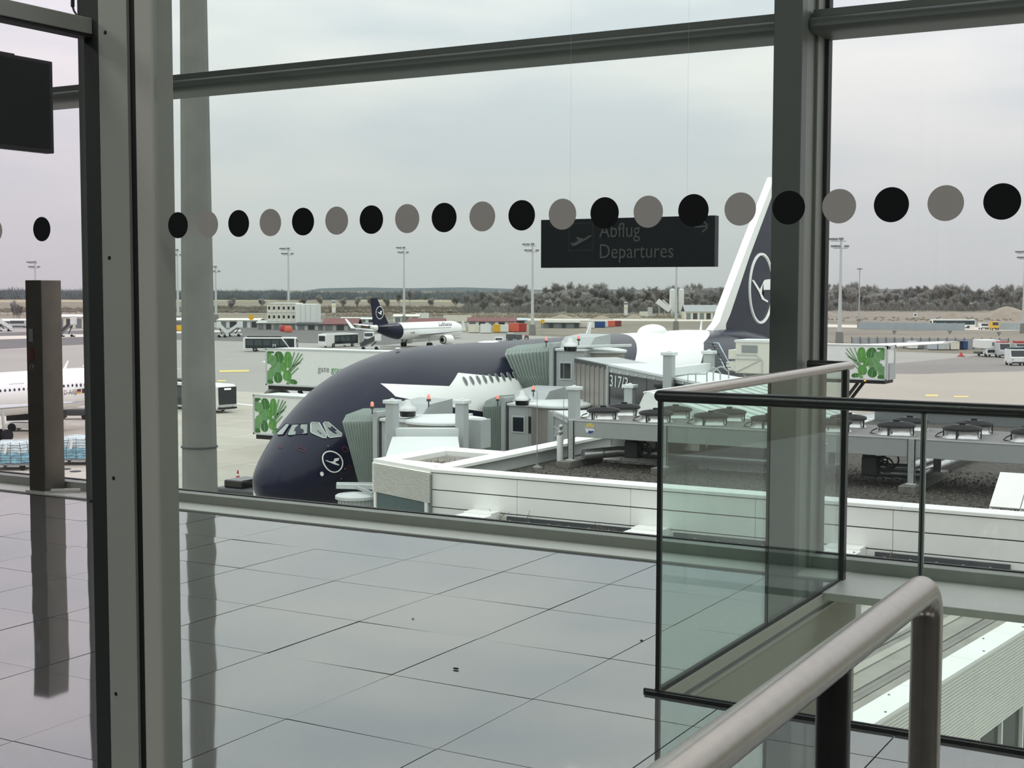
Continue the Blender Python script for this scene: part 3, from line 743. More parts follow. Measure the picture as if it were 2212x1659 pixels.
# ================================================================ big double-deck airliner at the gate
X0, YN = -42.0, 49.5          # fuselage axis, nose tip; nose points back at the terminal (-y)
def tab(t, s):
    for (a, b), (c, d) in zip(t, t[1:]):
        if s <= c: return b + (d - b) * (s - a) / (c - a)
    return t[-1][1]
TOPT = [(0, 4.6), (.15, 5.05), (.5, 5.5), (1, 5.92), (1.6, 6.35), (2.2, 6.8), (3, 7.4), (4, 8.12), (5, 8.75), (6, 9.25), (8, 9.97), (10, 10.4), (12, 10.6), (14, 10.68), (50, 10.68), (60, 10.4), (72, 8.8)]
BOTT = [(0, 4.6), (.15, 4.1), (.5, 3.7), (1, 3.35), (2, 2.9), (3, 2.65), (5, 2.35), (8, 2.2), (45, 2.2), (55, 3.6), (65, 6), (72, 7.6)]
HWT = [(0, 0), (.15, .5), (.5, 1.0), (1, 1.42), (2, 1.97), (3, 2.38), (4, 2.72), (6, 3.15), (8, 3.4), (10, 3.52), (12, 3.57), (45, 3.57), (55, 2.8), (65, 1.6), (72, .5)]
def sm(t, s, d=.5):           # smoothed table
    d = min(d, s * .5 + .02); return sum(tab(t, max(0, s + d * k)) * wt for k, wt in ((-1, .25), (0, .5), (1, .25)))
def sec(s):
    zt, zb, hw = sm(TOPT, s), sm(BOTT, s), sm(HWT, s)
    return (zt + zb) / 2, (zt - zb) / 2, hw
def skin(s, z, off=0.0):      # point on the port side (towards the terminal's right)
    zm, hz, hw = sec(s); t = max(-1, min(1, (z - zm) / hz))
    c = math.sqrt(max(0, 1 - t * t)); x = hw * c
    n = V((c / max(hw, .01), 0, t / hz)); s2, e = s + .05, .05
    zm2, hz2, hw2 = sec(s2); t2 = max(-1, min(1, (z - zm2) / hz2)); x2 = hw2 * math.sqrt(max(0, 1 - t2 * t2))
    tg = V((x2 - x, e, 0)); n = tg.cross(V((0, 0, 1))) if abs(t) < .9 else n
    n = V((c / max(hw, .01), -(x2 - x) / e * c / max(hw, .01), t / hz)).normalized()
    return V((x, s, z)) + n * off
def livery():
    m = bpy.data.materials.new('airliner_livery'); m.use_nodes = True; t = m.node_tree; b = t.nodes['Principled BSDF']
    b.inputs['Roughness'].default_value = .3; b.inputs['Specular IOR Level'].default_value = .16; b.inputs['Coat Weight'].default_value = .14; b.inputs['Coat Roughness'].default_value = .05
    tcn = t.nodes.new('ShaderNodeTexCoord'); sp = t.nodes.new('ShaderNodeSeparateXYZ'); t.links.new(tcn.outputs['Object'], sp.inputs[0])
    Ss, Zs = sp.outputs[1], sp.outputs[2]
    def op(o, a, b_=None):
        n = t.nodes.new('ShaderNodeMath'); n.operation = o
        for i, q in enumerate((a, b_)):
            if q is None: continue
            if isinstance(q, (int, float)): n.inputs[i].default_value = q
            else: t.links.new(q, n.inputs[i])
        return n.outputs[0]
    def half(a, b_, c):        # a*s + b*z + c > 0
        return op('GREATER_THAN', op('ADD', op('ADD', op('MULTIPLY', Ss, a), op('MULTIPLY', Zs, b_)), c), 0.0)
    def poly(pts):             # clockwise convex polygon in (s, z)
        r = None
        cx = sum(p[0] for p in pts) / len(pts); cz = sum(p[1] for p in pts) / len(pts)
        for (s0, z0), (s1, z1) in zip(pts, pts[1:] + pts[:1]):
            a, b_ = -(z1 - z0), (s1 - s0); c = -(a * s0 + b_ * z0)
            if a * cx + b_ * cz + c < 0: a, b_, c = -a, -b_, -c
            h = half(a, b_, c); r = h if r is None else op('MULTIPLY', r, h)
        return r
    wa = poly([(7.07, 9.06), (11.59, 8.70), (11.59, 7.58), (9.4, 7.94), (7.31, 8.42)])
    wb = poly([(11.585, 8.70), (13.04, 9.32), (24, 8.12), (24, 5.65), (11.585, 7.58)])
    rear = half(1, -2.2, -15.0)
    tail = op('MULTIPLY', half(1, -6.4, -48.75 + 6.4 * 9.78), half(1, -2.2, -44.63 + 2.2 * 7.91))
    rear = op('MULTIPLY', rear, op('SUBTRACT', 1.0, tail))
    wmask = op('MINIMUM', op('ADD', op('ADD', wa, wb), rear), 1.0)
    mxn = t.nodes.new('ShaderNodeMixRGB'); t.links.new(wmask, mxn.inputs[0])
    mxn.inputs[1].default_value = rgb(25, 28, 48); mxn.inputs[2].default_value = rgb(248, 249, 246)
    t.links.new(mxn.outputs[0], b.inputs['Base Color'])
    return m
M_liv = livery()
M_navy = mat('livery_navy', (28, 31, 52), .32, var=.02, coat=.06, spec=.16)
M_lwhite = mat('livery_white', (248, 249, 246), .3, var=.01, coat=.5)
M_lgreyw = mat('wing_grey', (176, 180, 182), .4, var=.03)
M_cock = mat('cockpit_glass', (112, 124, 116), .06, var=.1, scale=2.0, coat=1.0)
M_frame = mat('window_frame_pale', (204, 212, 208), .35)
bp_ = thing('double_deck_airliner', 'huge navy and white double deck airliner parked nose-in with a crane roundel below the cockpit', 'airplane', (0, 0, 0))
ss = [.0, .04, .1, .2, .35, .5, .7, .95, 1.2, 1.5, 1.8, 2.2, 2.6, 3.0, 3.5, 4, 4.6, 5.2, 6, 7, 8, 9.2, 10.5, 12, 14, 18, 24, 30, 36, 42, 46, 50, 54, 58, 62, 66, 69, 71, 72]
rings = []
for s in ss:
    zm, hz, hw = sec(s); rings.append([V((max(hw, .01) * math.cos(a), s, zm + max(hz, .01) * math.sin(a))) for a in [2 * PI * k / 64 for k in range(64)]])
MB().loft(rings).build('fuselage', M_liv, bp_, smooth=60)
def patch(name, pts, m, par, off=.02, th=None):
    """flat decal or pane following the skin: pts in (s, z) or (x, s, z) on the nose"""
    mb = MB(); n = len(pts); q = []
    for p in pts:
        if len(p) == 2: q.append(skin(p[0], p[1], off))
        else:
            x, s, z = p; zm, hz, hw = sec(s); nv = V((x / hw ** 2, -.35, (z - zm) / hz ** 2)).normalized(); q.append(V(p) + nv * off)
    c = sum(q, V((0, 0, 0))) / n
    mb.add(q + [c], [(i, (i + 1) % n, n) for i in range(n)])
    return mb.build(name, m, par)
def rimline(name, pts, m, par, r=.025):
    q = []
    for x, s, z in pts:
        zm, hz, hw = sec(s); nv = V((x / hw ** 2, -.35, (z - zm) / hz ** 2)).normalized(); q.append(V((x, s, z)) + nv * .035)
    return MB().tube(q, r, n=6, closed=True).build(name, m, par)
W0 = [(-1.29, 2.72, 6.79), (-.96, 3.06, 7.24), (-.58, 2.86, 7.22), (-.51, 2.24, 6.77), (-.92, 2.36, 6.72)]
W1 = [(-.26, 2.23, 6.81), (-.41, 2.82, 7.23), (.46, 2.92, 7.29), (.77, 2.48, 6.87), (-.05, 2.15, 6.76)]
W2 = [(.6, 2.96, 7.3), (.6, 3.03, 7.35), (.93, 3.18, 7.34), (1.54, 2.94, 6.79), (1.58, 2.85, 6.67), (1.47, 2.76, 6.69), (.94, 2.6, 6.9), (.86, 2.62, 6.95)]
W3 = [(1.12, 3.25, 7.31), (1.14, 3.34, 7.37), (1.27, 3.44, 7.36), (1.99, 3.55, 6.84), (2.02, 3.49, 6.73), (1.71, 3.0, 6.68), (1.63, 2.97, 6.73)]
for k, wv in enumerate((W0, W1, W2, W3)):
    p_ = patch('cockpit_window', wv, M_cock, bp_, .03)
    rimline('window_frame', wv, M_frame if k > 1 else M_navy, p_)
# crane roundel
lc, lz, lr = 2.66, 5.60, .48
ringp = []
for k in range(36):
    a = 2 * PI * k / 36; ringp.append(skin(lc + .44 * math.cos(a), lz + lr * math.sin(a), .03))
logo = MB().tube(ringp, .032, n=6, closed=True).build('crane_roundel', M_lwhite, bp_)
def crane(fn, par, m=M_lwhite):
    """flying crane: long neck and beak, raised wing, trailing legs; fn maps unit coords to 3D"""
    body = [(-.82, .19), (-.60, .19), (-.42, .07), (.02, .04), (.22, .33), (.80, .38), (.66, .12), (.27, .02), (.20, -.08), (.62, -.32), (.58, -.43), (.04, -.26), (-.42, -.02)]
    return par, body, m
def decal(name, pts, par, m):
    n = len(pts); c = sum(pts, V((0, 0, 0))) / n
    me = bpy.data.meshes.new(name)
    import bmesh
    bm = bmesh.new(); vs = [bm.verts.new(p) for p in pts]; f = bm.faces.new(vs); bmesh.ops.triangulate(bm, faces=[f]); bm.to_mesh(me); bm.free()
    me.materials.append(m); o = bpy.data.objects.new(name, me); COL.objects.link(o); o.parent = par; return o
_, body, _ = crane(None, None)
decal('crane_mark', [skin(lc + .40 * u, lz + .44 * v, .035) for u, v in body], logo, M_lwhite)
# probes and service marks
M_markr = mat('service_mark_red', (120, 52, 64), .5)
for s, z, r in ((1.75, 6.2, .09), (3.38, 6.14, .12), (3.39, 5.29, .10)):
    MB().tube([skin(s + r * math.cos(a), z + r * math.sin(a), .02) for a in [2 * PI * k / 14 for k in range(14)]], .014, n=4, closed=True).build('service_mark', M_markr, bp_)
MB().tube([V((-.04 + .13 * math.cos(a), 1.46, 6.26 + .08 * math.sin(a))) for a in [2 * PI * k / 14 for k in range(14)]], .014, n=4, closed=True).build('service_mark', M_markr, bp_)
sl_ = patch('side_lamp', [(2.03 + .085 * math.cos(a), 5.09 + .105 * math.sin(a)) for a in [2 * PI * k / 14 for k in range(14)]], M_lwhite, bp_, .04)
for s, z in ((3.2, 5.25), (3.0, 4.8), (2.75, 6.3)):
    q = skin(s, z, .0); q2 = skin(s, z, .09); MB().beam(q, q2 + V((0, -.1, 0)), .03, .05).build('probe', M_steel, bp_)
# upper-deck passenger windows
M_pw = mat('passenger_window', (96, 100, 98), .15); M_pwr = mat('window_rim_pale', (178, 182, 180), .4)
s_ = 13.22
while s_ < 24:
    z = 8.86
    o = patch('passenger_window', [(s_ + .13 * math.cos(a), z + .20 * math.sin(a)) for a in [2 * PI * k / 16 for k in range(16)]], M_pw, bp_, .015)
    MB().tube([skin(s_ + .15 * math.cos(a), z + .23 * math.sin(a), .015) for a in [2 * PI * k / 16 for k in range(16)]], .02, n=4, closed=True).build('window_rim', M_pwr, o)
    s_ += .665
# crown: antennas, radome
MB().extr([(0, 33.0, 10.66), (0, 33.7, 10.66), (0, 33.95, 11.55), (0, 33.75, 11.6)], (.05, 0, 0)).build('blade_antenna', M_lwhite, bp_)
MB().extr([(0, 53.0, 10.6), (0, 53.35, 10.6), (0, 53.45, 11.35), (0, 53.3, 11.35)], (.05, 0, 0)).build('blade_antenna', M_lwhite, bp_)
MB().ball((.0, 43.9, 10.62), 1, .75, 2.1, .62, n=24, m=14).build('satcom_radome', M_lwhite, bp_, smooth=70)
for s in (11.0, 14.6, 17.5): MB().ball((.1, s, 10.62), .12, 1, 1.6, .5, n=8, m=5).build('crown_light', M_lwhite, bp_)
MB().ball((.0, 20.5, 10.64), .5, .8, 2.4, .22, n=12, m=6).build('antenna_fairing', M_lwhite, bp_, smooth=60)
# fin with white leading edge, roundel and crane
finP = [(55.6, 10.3), (56.9, 11.06), (57.8, 12.1), (63.1, 17.4), (68.8, 23.0), (69.5, 23.7), (74.2, 23.75), (71.6, 11.0), (70.8, 8.9), (57, 9.6)]
MB().extr([(-.3, s, z) for s, z in finP], (.6, 0, 0)).build('fin', M_navy, bp_)
le = [(55.0, 10.5), (56.43, 11.16), (57.34, 12.19), (62.77, 17.59), (68.51, 23.15), (69.2, 23.75), (69.9, 23.75), (68.55, 22.0), (63.07, 16.53), (58.77, 11.72), (57.86, 10.97), (57.87, 10.2), (55.0, 10.25)]
mbl = MB(); mbl.m = 0
for (a, b, c, d) in ((0, 1, 11, 12), (1, 2, 9, 10), (1, 10, 11, 11), (2, 3, 8, 9), (3, 4, 7, 8), (4, 5, 6, 7)):
    q = [le[i] for i in dict.fromkeys((a, b, c, d))]
    mbl.extr([(-.33, s, z) for s, z in q], (.66, 0, 0))
mbl.build('fin_leading_edge', M_lwhite, bp_)
fr = MB().tube([V((.33, 66.1 + 2.93 * math.cos(a), 13.9 + 2.98 * math.sin(a))) for a in [2 * PI * k / 48 for k in range(48)]], .14, n=5, closed=True).build('fin_roundel', M_lwhite, bp_)
br = [(63.71, 14.64), (64.3, 14.6), (65.79, 13.83), (66.56, 14.48), (66.96, 14.66), (68.7, 14.75), (68.5, 13.79), (66.86, 13.78), (66.28, 13.46), (66.89, 13.04), (68.0, 12.8), (67.78, 12.67), (66.36, 12.95), (65.53, 13.6)]
decal('crane_mark', [V((.34, s, z)) for s, z in br], fr, M_lwhite)
# tail fairing, wings, tailplane
MB().loft([[V((w_ * math.cos(a), s, zc + hz * math.sin(a))) for a in [2 * PI * k / 16 for k in range(16)]] for s, w_, hz, zc in ((52.5, .2, .1, 10.2), (55, 1.3, .5, 10.0), (60, 1.7, 1.0, 9.6), (66, 1.3, 1.0, 9.0), (70, .6, .6, 8.6))]).build('fin_fairing', M_lwhite if False else M_navy, bp_, smooth=60)
def wing(name, root, tip, m, par, th0, th1):
    """root, tip: (x, s_le, s_te, z)"""
    rg = []
    for (x, s0, s1, z), th in ((root, th0), (tip, th1)):
        c = s1 - s0; rg.append([V((x, s0 + c * u, z + th * v)) for u, v in ((0, 0), (.08, .6), (.3, 1), (.65, .6), (1, 0), (.65, -.25), (.3, -.5), (.08, -.4))])
    return MB().loft(rg).build(name, m, par, smooth=60)
for sx in (1, -1):
    wing('wing', (sx * 3.0, 20.0, 37.5, 4.4), (sx * 13, 27.5, 39.2, 5.2), M_lgreyw, bp_, .9, .6)
    wing('wing', (sx * 13, 27.5, 39.2, 5.2), (sx * 39.0, 46.2, 49.8, 7.3), M_lgreyw, bp_, .6, .12)
    wing('tailplane', (sx * 1.2, 60.5, 70.5, 8.4), (sx * 15.0, 70.2, 74.0, 9.3), M_lwhite, bp_, .45, .15)
def engine(x, s, z, r, ln, m_in, par):
    MB().lathe([(r * .86, .9), (r * .88, .25), (r * .95, .05), (r, .0), (r * 1.06, .12), (r * 1.10, .9), (r * 1.08, 2.2), (r * .9, 4.2), (r * .74, ln), (r * .6, ln)], (x, s, z), n=36, axis='y', cap=False).build('engine_cowl', m_in, par, smooth=50)
    f = MB().cyl((x, s + .9, z), (x, s + 1.0, z), r * .87, n=30).build('fan_disc', M_dgrey, par)
    MB().lathe([(0, .4), (r * .12, .55), (r * .28, .9)], (x, s, z), n=18, axis='y').build('spinner', M_mgrey, par, smooth=60)
M_cowl = mat('cowl_lip_steel', (176, 176, 174), .3, metal=.6, var=.05)
engine(-17.4, 22.3, 5.55, 1.72, 5.6, M_cowl, bp_)
engine(14.9, 24, 3.6, 1.6, 5.4, M_lgreyw, bp_)
# nose gear and towbarless tug edge
MB().cyl((0, 5.0, 2.4), (0, 5.0, .7), .16, n=10).build('nose_gear_leg', M_lgrey, bp_)
for x in (-.4, .4): MB().cyl((x - .18, 5, .62), (x + .18, 5, .62), .62, n=20).build('wheel', M_tyre, bp_)
for x in (-5, 5):
    MB().cyl((x, 32, 3.4), (x, 32, .9), .28, n=10).build('main_gear_leg', M_lgrey, bp_)
    for y in (30.9, 33.1): MB().cyl((x - .7, y, .7), (x + .7, y, .7), .7, n=18).build('wheel', M_tyre, bp_)
bp_.location = V((X0, YN, G))
# dark tow tractor whose corner shows at the nose
tq = az(522, 1062, G + .9)
tg = thing('tow_tractor', 'low dark pushback tractor just showing left of the big dark nose', 'tractor', (tq.x, tq.y, G))
tx, ty = tq.x, tq.y
MB().box(tx - 1.2, tx + 3.2, ty - 1.3, ty + 1.3, G + .35, G + 1.25).build('body', M_dgrey, tg, bevel=.12)
MB().box(tx - .6, tx + .9, ty - 1.0, ty + 1.0, G + 1.25, G + 1.75).build('cab', M_blackgloss, tg, bevel=.1)
for x in (tx - .3, tx + 2.3):
    for y in (ty - 1.35, ty + 1.05): MB().cyl((x, y, G + .5), (x, y + .3, G + .5), .5, n=16).build('wheel', M_tyre, tg)

# ================================================================ passenger boarding bridges
M_can = mat('canopy_grey_green', (150, 162, 155), .7, var=.05, scale=2)
M_cab = mat('bridge_grey', (170, 175, 174), .45, var=.03, scale=1.5)
M_roofb = mat('bridge_roof_pale', (214, 219, 217), .5, var=.03, scale=1)
M_cap = mat('lamp_cap_silver', (196, 198, 196), .3, metal=.6)
def bridge(label, cx, y0, zf, zt, Lt, Lb, col, rot, tun, beac, dome, side, num, nribs=11, curve=1.0):
    b = thing('boarding_bridge', label, 'boarding bridge', (cx + 1, y0 + 1.6, G))
    # folding canopy: zigzag hoops leaning towards the fuselage
    rings = []; N_ = nribs * 2
    for i in range(N_ + 1):
        u = i / N_; o = .12 if i % 2 else -.06
        hoop = []
        for (yy, zz) in ((y0 - .05 - o, zf - .25), (y0 - .05 - o, (zf + zt) / 2), (y0 - .05 - o, zt - .15), (y0 + .2, zt + .05 + o), (y0 + 1.6, zt + .25 + o), (y0 + 3.0, zt + .05 + o), (y0 + 3.3 + o, zt - .15), (y0 + 3.3 + o, zf - .25)):
            q = max(0, min(1, (zz - zf + .25) / (zt - zf + .3))); ln = Lb + (Lt - Lb) * q ** curve
            zz2 = zz - (.30 * u * q if Lt > 2.4 else .12 * u * q)
            hoop.append(V((cx - ln * u, yy, zz2)))
        rings.append(hoop)
    mb = MB(); mb.loft(rings, caps=False, ring_closed=False)
    cn = mb.build('folding_canopy', M_can, b)
    sd = cn.modifiers.new('thickness', 'SOLIDIFY'); sd.thickness = .03
    MB().box(cx - .02, cx + .22, y0 - .18, y0 + 3.45, zf - .3, zt + .30).build('canopy_frame', M_cab, b)
    MB().box(cx + .22, cx + .34, y0 - .02, y0 + 3.3, zf - .3, zt + .05).build('dark_joint', M_dgrey, b)
    # driver's cab
    x1 = cx + 2.1
    MB().box(cx + .34, x1 - .55, y0, y0 + 3.3, zf - .35, zt - .12).extr([(x1 - .55, y0, zf - .35), (x1 - .55, y0, zt - .12), (x1 - .55, y0 + 3.3, zt - .12), (x1 - .55, y0 + 3.3, zf - .35)], (.55, 0, 0)).build('cab', M_cab, b, bevel=.02)
    h_ = zt - zf
    wf = MB().box(cx + .55, cx + 1.35, y0 - .04, y0, zf + h_ * .42, zf + h_ * .76).build('cab_window_frame', M_lgrey, b)
    MB().box(cx + .63, cx + 1.27, y0 - .055, y0 - .035, zf + h_ * .45, zf + h_ * .73).build('window_pane', M_wing, wf)
    wf = MB().box(cx + 1.55, cx + 1.95, y0 - .03, y0, zf + h_ * .42, zf + h_ * .76).build('cab_window_frame', M_dgrey, b)
    MB().box(cx + 1.59, cx + 1.91, y0 - .045, y0 - .025, zf + h_ * .44, zf + h_ * .74).build('window_pane', M_wing, wf)
    MB().box(cx + .30, x1 + .05, y0 - .12, y0 + 3.35, zt - .12, zt + .02).build('cab_roof', M_roofb, b, bevel=.02)
    # service hood behind the canopy frame
    MB().extr([(cx + .2, y0 + .5, zt + .02), (cx + .2, y0 + 3.3, zt + .02), (cx + .2, y0 + 3.3, zt + .75), (cx + .2, y0 + 1.3, zt + .62)], (1.9, 0, 0)).build('service_hood', M_cab, b)
    for k in range(3): MB().beam((cx + .6 + .45 * k, y0 + .62, zt + .05), (cx + .45 + .45 * k, y0 + .50, zt + .42), .05, .1).build('hood_rung', M_white, b)
    MB().beam(V((cx + 1.0, y0 + .2, zt + .10)), V((cx + 4.3, y0 + 1.4, zt + .22)), .7, .12).build('roof_walkway', M_roofb, b)
    for (px, py, d) in beac:
        q = ad(px, py, d); z0 = zt + .3
        MB().cyl(q + V((0, 0, -.36)), q + V((0, 0, -.02)), .03, n=6).cyl(q + V((0, 0, -.10)), q, .10, n=10).build('beacon_post', M_dgrey, b)
        MB().lathe([(.07, 0), (.08, .08), (.07, .18), (.03, .22)], q, n=12).build('beacon', M_beacon, b, smooth=50)
    q = ad(*dome)
    MB().lathe([(.10, .42), (.16, .36), (.20, .22), (.34, .10), (.42, .02), (.44, -.06), (.40, -.08)], q, n=22).build('lamp_cap', M_cap, b, smooth=40)
    MB().lathe([(.36, -.08), (.34, -.28), (.30, -.32)], q, n=18).build('lamp_glass', M_blackgloss, b)
    # round turning section
    (rx, ry), rr, rz = rot
    MB().lathe([(0, rz + .12), (rr * .7, rz + .08), (rr, rz), (rr + .06, rz - .05), (rr + .06, rz - .14), (rr, rz - .14)], (rx, ry, 0), n=36).build('turntable_roof', M_roofb, b, smooth=30)
    MB().lathe([(rr - .08, rz - .14), (rr - .08, zf - .4)], (rx, ry, 0), n=36).build('turntable_wall', mat('roller_shutter', (150, 146, 140), .45, metal=.3, var=.12, scale=14), b, smooth=30)
    # telescoping tunnel
    A, B, w0, h0, dz = tun
    A, B = V(A), V(B); d = (B - A); d.z = 0; d.normalize(); nr = V((d.y, -d.x, 0))
    if nr.dot(-A) < 0: nr = -nr          # side that faces the terminal
    M_ = A.lerp(B, .27)
    inner = MB().beam(A - V((0, 0, h0 / 2 + .05)), B - V((0, 0, h0 / 2 + .1)), w0 - .35, h0 - .2); inner.build('inner_tunnel', M_cab, b)
    MB().beam(M_ - V((0, 0, h0 / 2 + dz)), B - V((0, 0, h0 / 2 + dz)), w0, h0).build('outer_tunnel', M_cab, b, bevel=.03)
    MB().beam(M_ - V((0, 0, dz - .05)), B - V((0, 0, dz - .05)), w0 + .16, .1).build('tunnel_roof', M_roofb, b)
    MB().beam(M_ - d * .08 - V((0, 0, h0 / 2 + dz)), M_ + d * .12 - V((0, 0, h0 / 2 + dz)), w0 + .2, h0 + .15).build('tunnel_collar', M_cab, b)
    if side == 'glass':
        L_ = (B - M_).length; npn = 6
        for k in range(npn):
            p, q = M_ + d * (L_ * k / npn + .03), M_ + d * (L_ * (k + 1) / npn - .03)
            o = nr * (w0 / 2 + .01)
            MB().extr([p + o - V((0, 0, dz + .32)), q + o - V((0, 0, dz + .32)), q + o - V((0, 0, dz + h0 - .15)), p + o - V((0, 0, dz + h0 - .15))], nr * .02).build('side_glass', mat('tunnel_glass', (16, 20, 22), .12, spec=.3), b)
        for k in range(14):
            p = M_ + d * (L_ * (k + .5) / 14) + nr * (w0 / 2 + .04) - V((0, 0, dz + .25)); MB().ball(p, .05, n=6, m=4).build('edge_lamp', M_white, b)
    if side == 'glass':
        L2 = (M_ - A).length; ns_ = 16; w1 = (w0 - .35) / 2
        for k in range(ns_):
            p, q = A + d * (L2 * k / ns_ + .01) + nr * w1, A + d * (L2 * (k + 1) / ns_ - .02) + nr * w1
            MB().extr([p - V((0, 0, .42)), q - V((0, 0, .42)), q - V((0, 0, h0 - .1)), p - V((0, 0, h0 - .1))], nr * (.02 if k % 2 else .045)).build('shutter_slat', mat('shutter_silver', (158, 153, 146), .35, metal=.5, var=.06), b)
        MB().extr([A + nr * w1 - V((0, 0, .2)), M_ + nr * w1 - V((0, 0, .2)), M_ + nr * w1 - V((0, 0, .42)), A + nr * w1 - V((0, 0, .42))], nr * .03).build('shutter_header', M_dgrey, b)
    if side == 'panel':
        L_ = (B - M_).length
        for k in range(7):
            p, q = M_ + d * (L_ * k / 7 + .06), M_ + d * (L_ * (k + 1) / 7 - .06); o = nr * (w0 / 2 + .06) - V((0, 0, dz + .08))
            MB().beam(p + o, q + o, .1, .14).build('eave_rail', M_lgrey, b)
    if num:
        o = M_ + nr * (w0 / 2 + .05) + d * (.25 if side == 'glass' else .12) - V((0, 0, dz + (.98 if side == 'glass' else 1.15)))
        text('bridge_number', num, .82 if side == 'glass' else .78, o, d, (0, 0, 1), mat('number_white', (206, 212, 212), .5), b, .02, xs=1.35 if side == 'glass' else 1.1)
    # lift columns with cross beam
    for (px, py) in col:
        c, zc = V((px[0], px[1], 0)), px[2]
        MB().box(c.x - .21, c.x + .21, c.y - .21, c.y + .21, G + .5, zc).build('lift_column', M_cab, b, bevel=.03)
        MB().box(c.x - .29, c.x + .29, c.y - .29, c.y + .29, zc, zc + .15).lathe([(.12, zc + .15), (.10, zc + .2), (0, zc + .22)], (c.x, c.y, 0), n=8).build('column_cap', M_roofb, b, bevel=.03)
        for k in (-.45, .45): MB().cyl((c.x - .2, c.y + k, G + .55), (c.x + .2, c.y + k, G + .55), .55, n=18).build('wheel', M_tyre, b)
    ca, cb_ = V(col[0][0]), V(col[1][0]); zb = col[0][1]
    ca.z = cb_.z = zb
    MB().beam(ca, cb_, .34, .38).build('cross_beam', M_roofb, b, bevel=.02)
    MB().beam(ca - V((0, 0, .24)), cb_ - V((0, 0, .24)), .22, .07).build('beam_slot', M_black, b)
    ca.z = cb_.z = G + .9; MB().beam(ca, cb_, .5, .5).build('axle_beam', M_cab, b)
    return b
b1 = bridge('nearest boarding bridge docked behind the cockpit, behind the slatted plant room', -37.0, 51.6, -7.2, -4.45, 1.9, .9,
       (((-32.66, 46.74, -3.25), -4.45), ((-30.18, 48.18, -3.25), -4.45)), ((-32.3, 50.3), 1.75, -4.15), ((-32.9, 49.6, -4.55), (-26.2, 39.3, -4.45), 2.5, 2.7, .12),
       ((804, 878, 63), (926, 862, 62)), (881, 884, 60), 'plain', None)
q = ad(1030, 905, 58)
MB().box(q.x - .45, q.x + .45, q.y - .4, q.y + .4, q.z - 1.2, q.z).build('equipment_cabinet', M_cab, b1, bevel=.02)
b2 = bridge('middle boarding bridge numbered 317/2 docked at the lower deck', -36.9, 63.0, -7.2, -4.55, 1.25, 1.0,
       (((-28.1, 54.2, -2.98), -7.4), ((-26.8, 57.2, -3.02), -7.4)), ((-33.4, 62.9), 1.6, -4.4), ((-32.8, 62.5, -4.5), (-24.6, 52.25, -4.35), 2.6, 2.75, .05),
       ((1075, 862, 73), (1152, 842, 73)), (1128, 862, 70), 'panel', '317/2', 9)
b3 = bridge('tall boarding bridge numbered 317/3 with dark glass tunnel docked at the upper deck', -36.9, 68.3, -4.85, -1.85, 3.1, .35,
       (((-24.1, 55.4, -1.4), -2.12), ((-24.1, 60.0, -1.52), -2.12)), ((-34.9, 70.5), 1.45, -1.95), ((-32.9, 65.9, -2.0), (-18.0, 51.9, -2.4), 2.7, 2.9, .18),
       ((1180, 736, 78), (1250, 732, 77)), (1232, 746, 75), 'glass', '317/3', 13, .55)
# ladder hoops on the tall bridge's roof
hp = MB()
for k, (px, py) in enumerate(((1486, 812), (1503, 812), (1527, 806), (1542, 806), (1556, 803), (1572, 806))):
    pass
def hoop(px0, px1, pyb, pyt, d, nm):
    a, b, t0, t1 = ad(px0, pyb, d), ad(px1, pyb, d), ad(px0, pyt, d), ad(px1, pyt, d); c = t0.lerp(t1, .5); c.z += .12
    MB().tube([a, t0 + V((0, 0, -.1)), t0.lerp(c, .6), c, t1.lerp(c, .6), t1 + V((0, 0, -.1)), b], .035, n=6).build(nm, M_grey, b3)
hoop(1527, 1556, 828, 800, 57.5, 'ladder_hoop'); hoop(1541, 1574, 828, 798, 58.2, 'ladder_hoop')
MB().tube([ad(1486, 826, 58), ad(1486, 808, 58), ad(1527, 808, 58)], .03, n=6).tube([ad(1503, 826, 58), ad(1503, 808, 58)], .03, n=6).build('guard_rail', M_grey, b3)

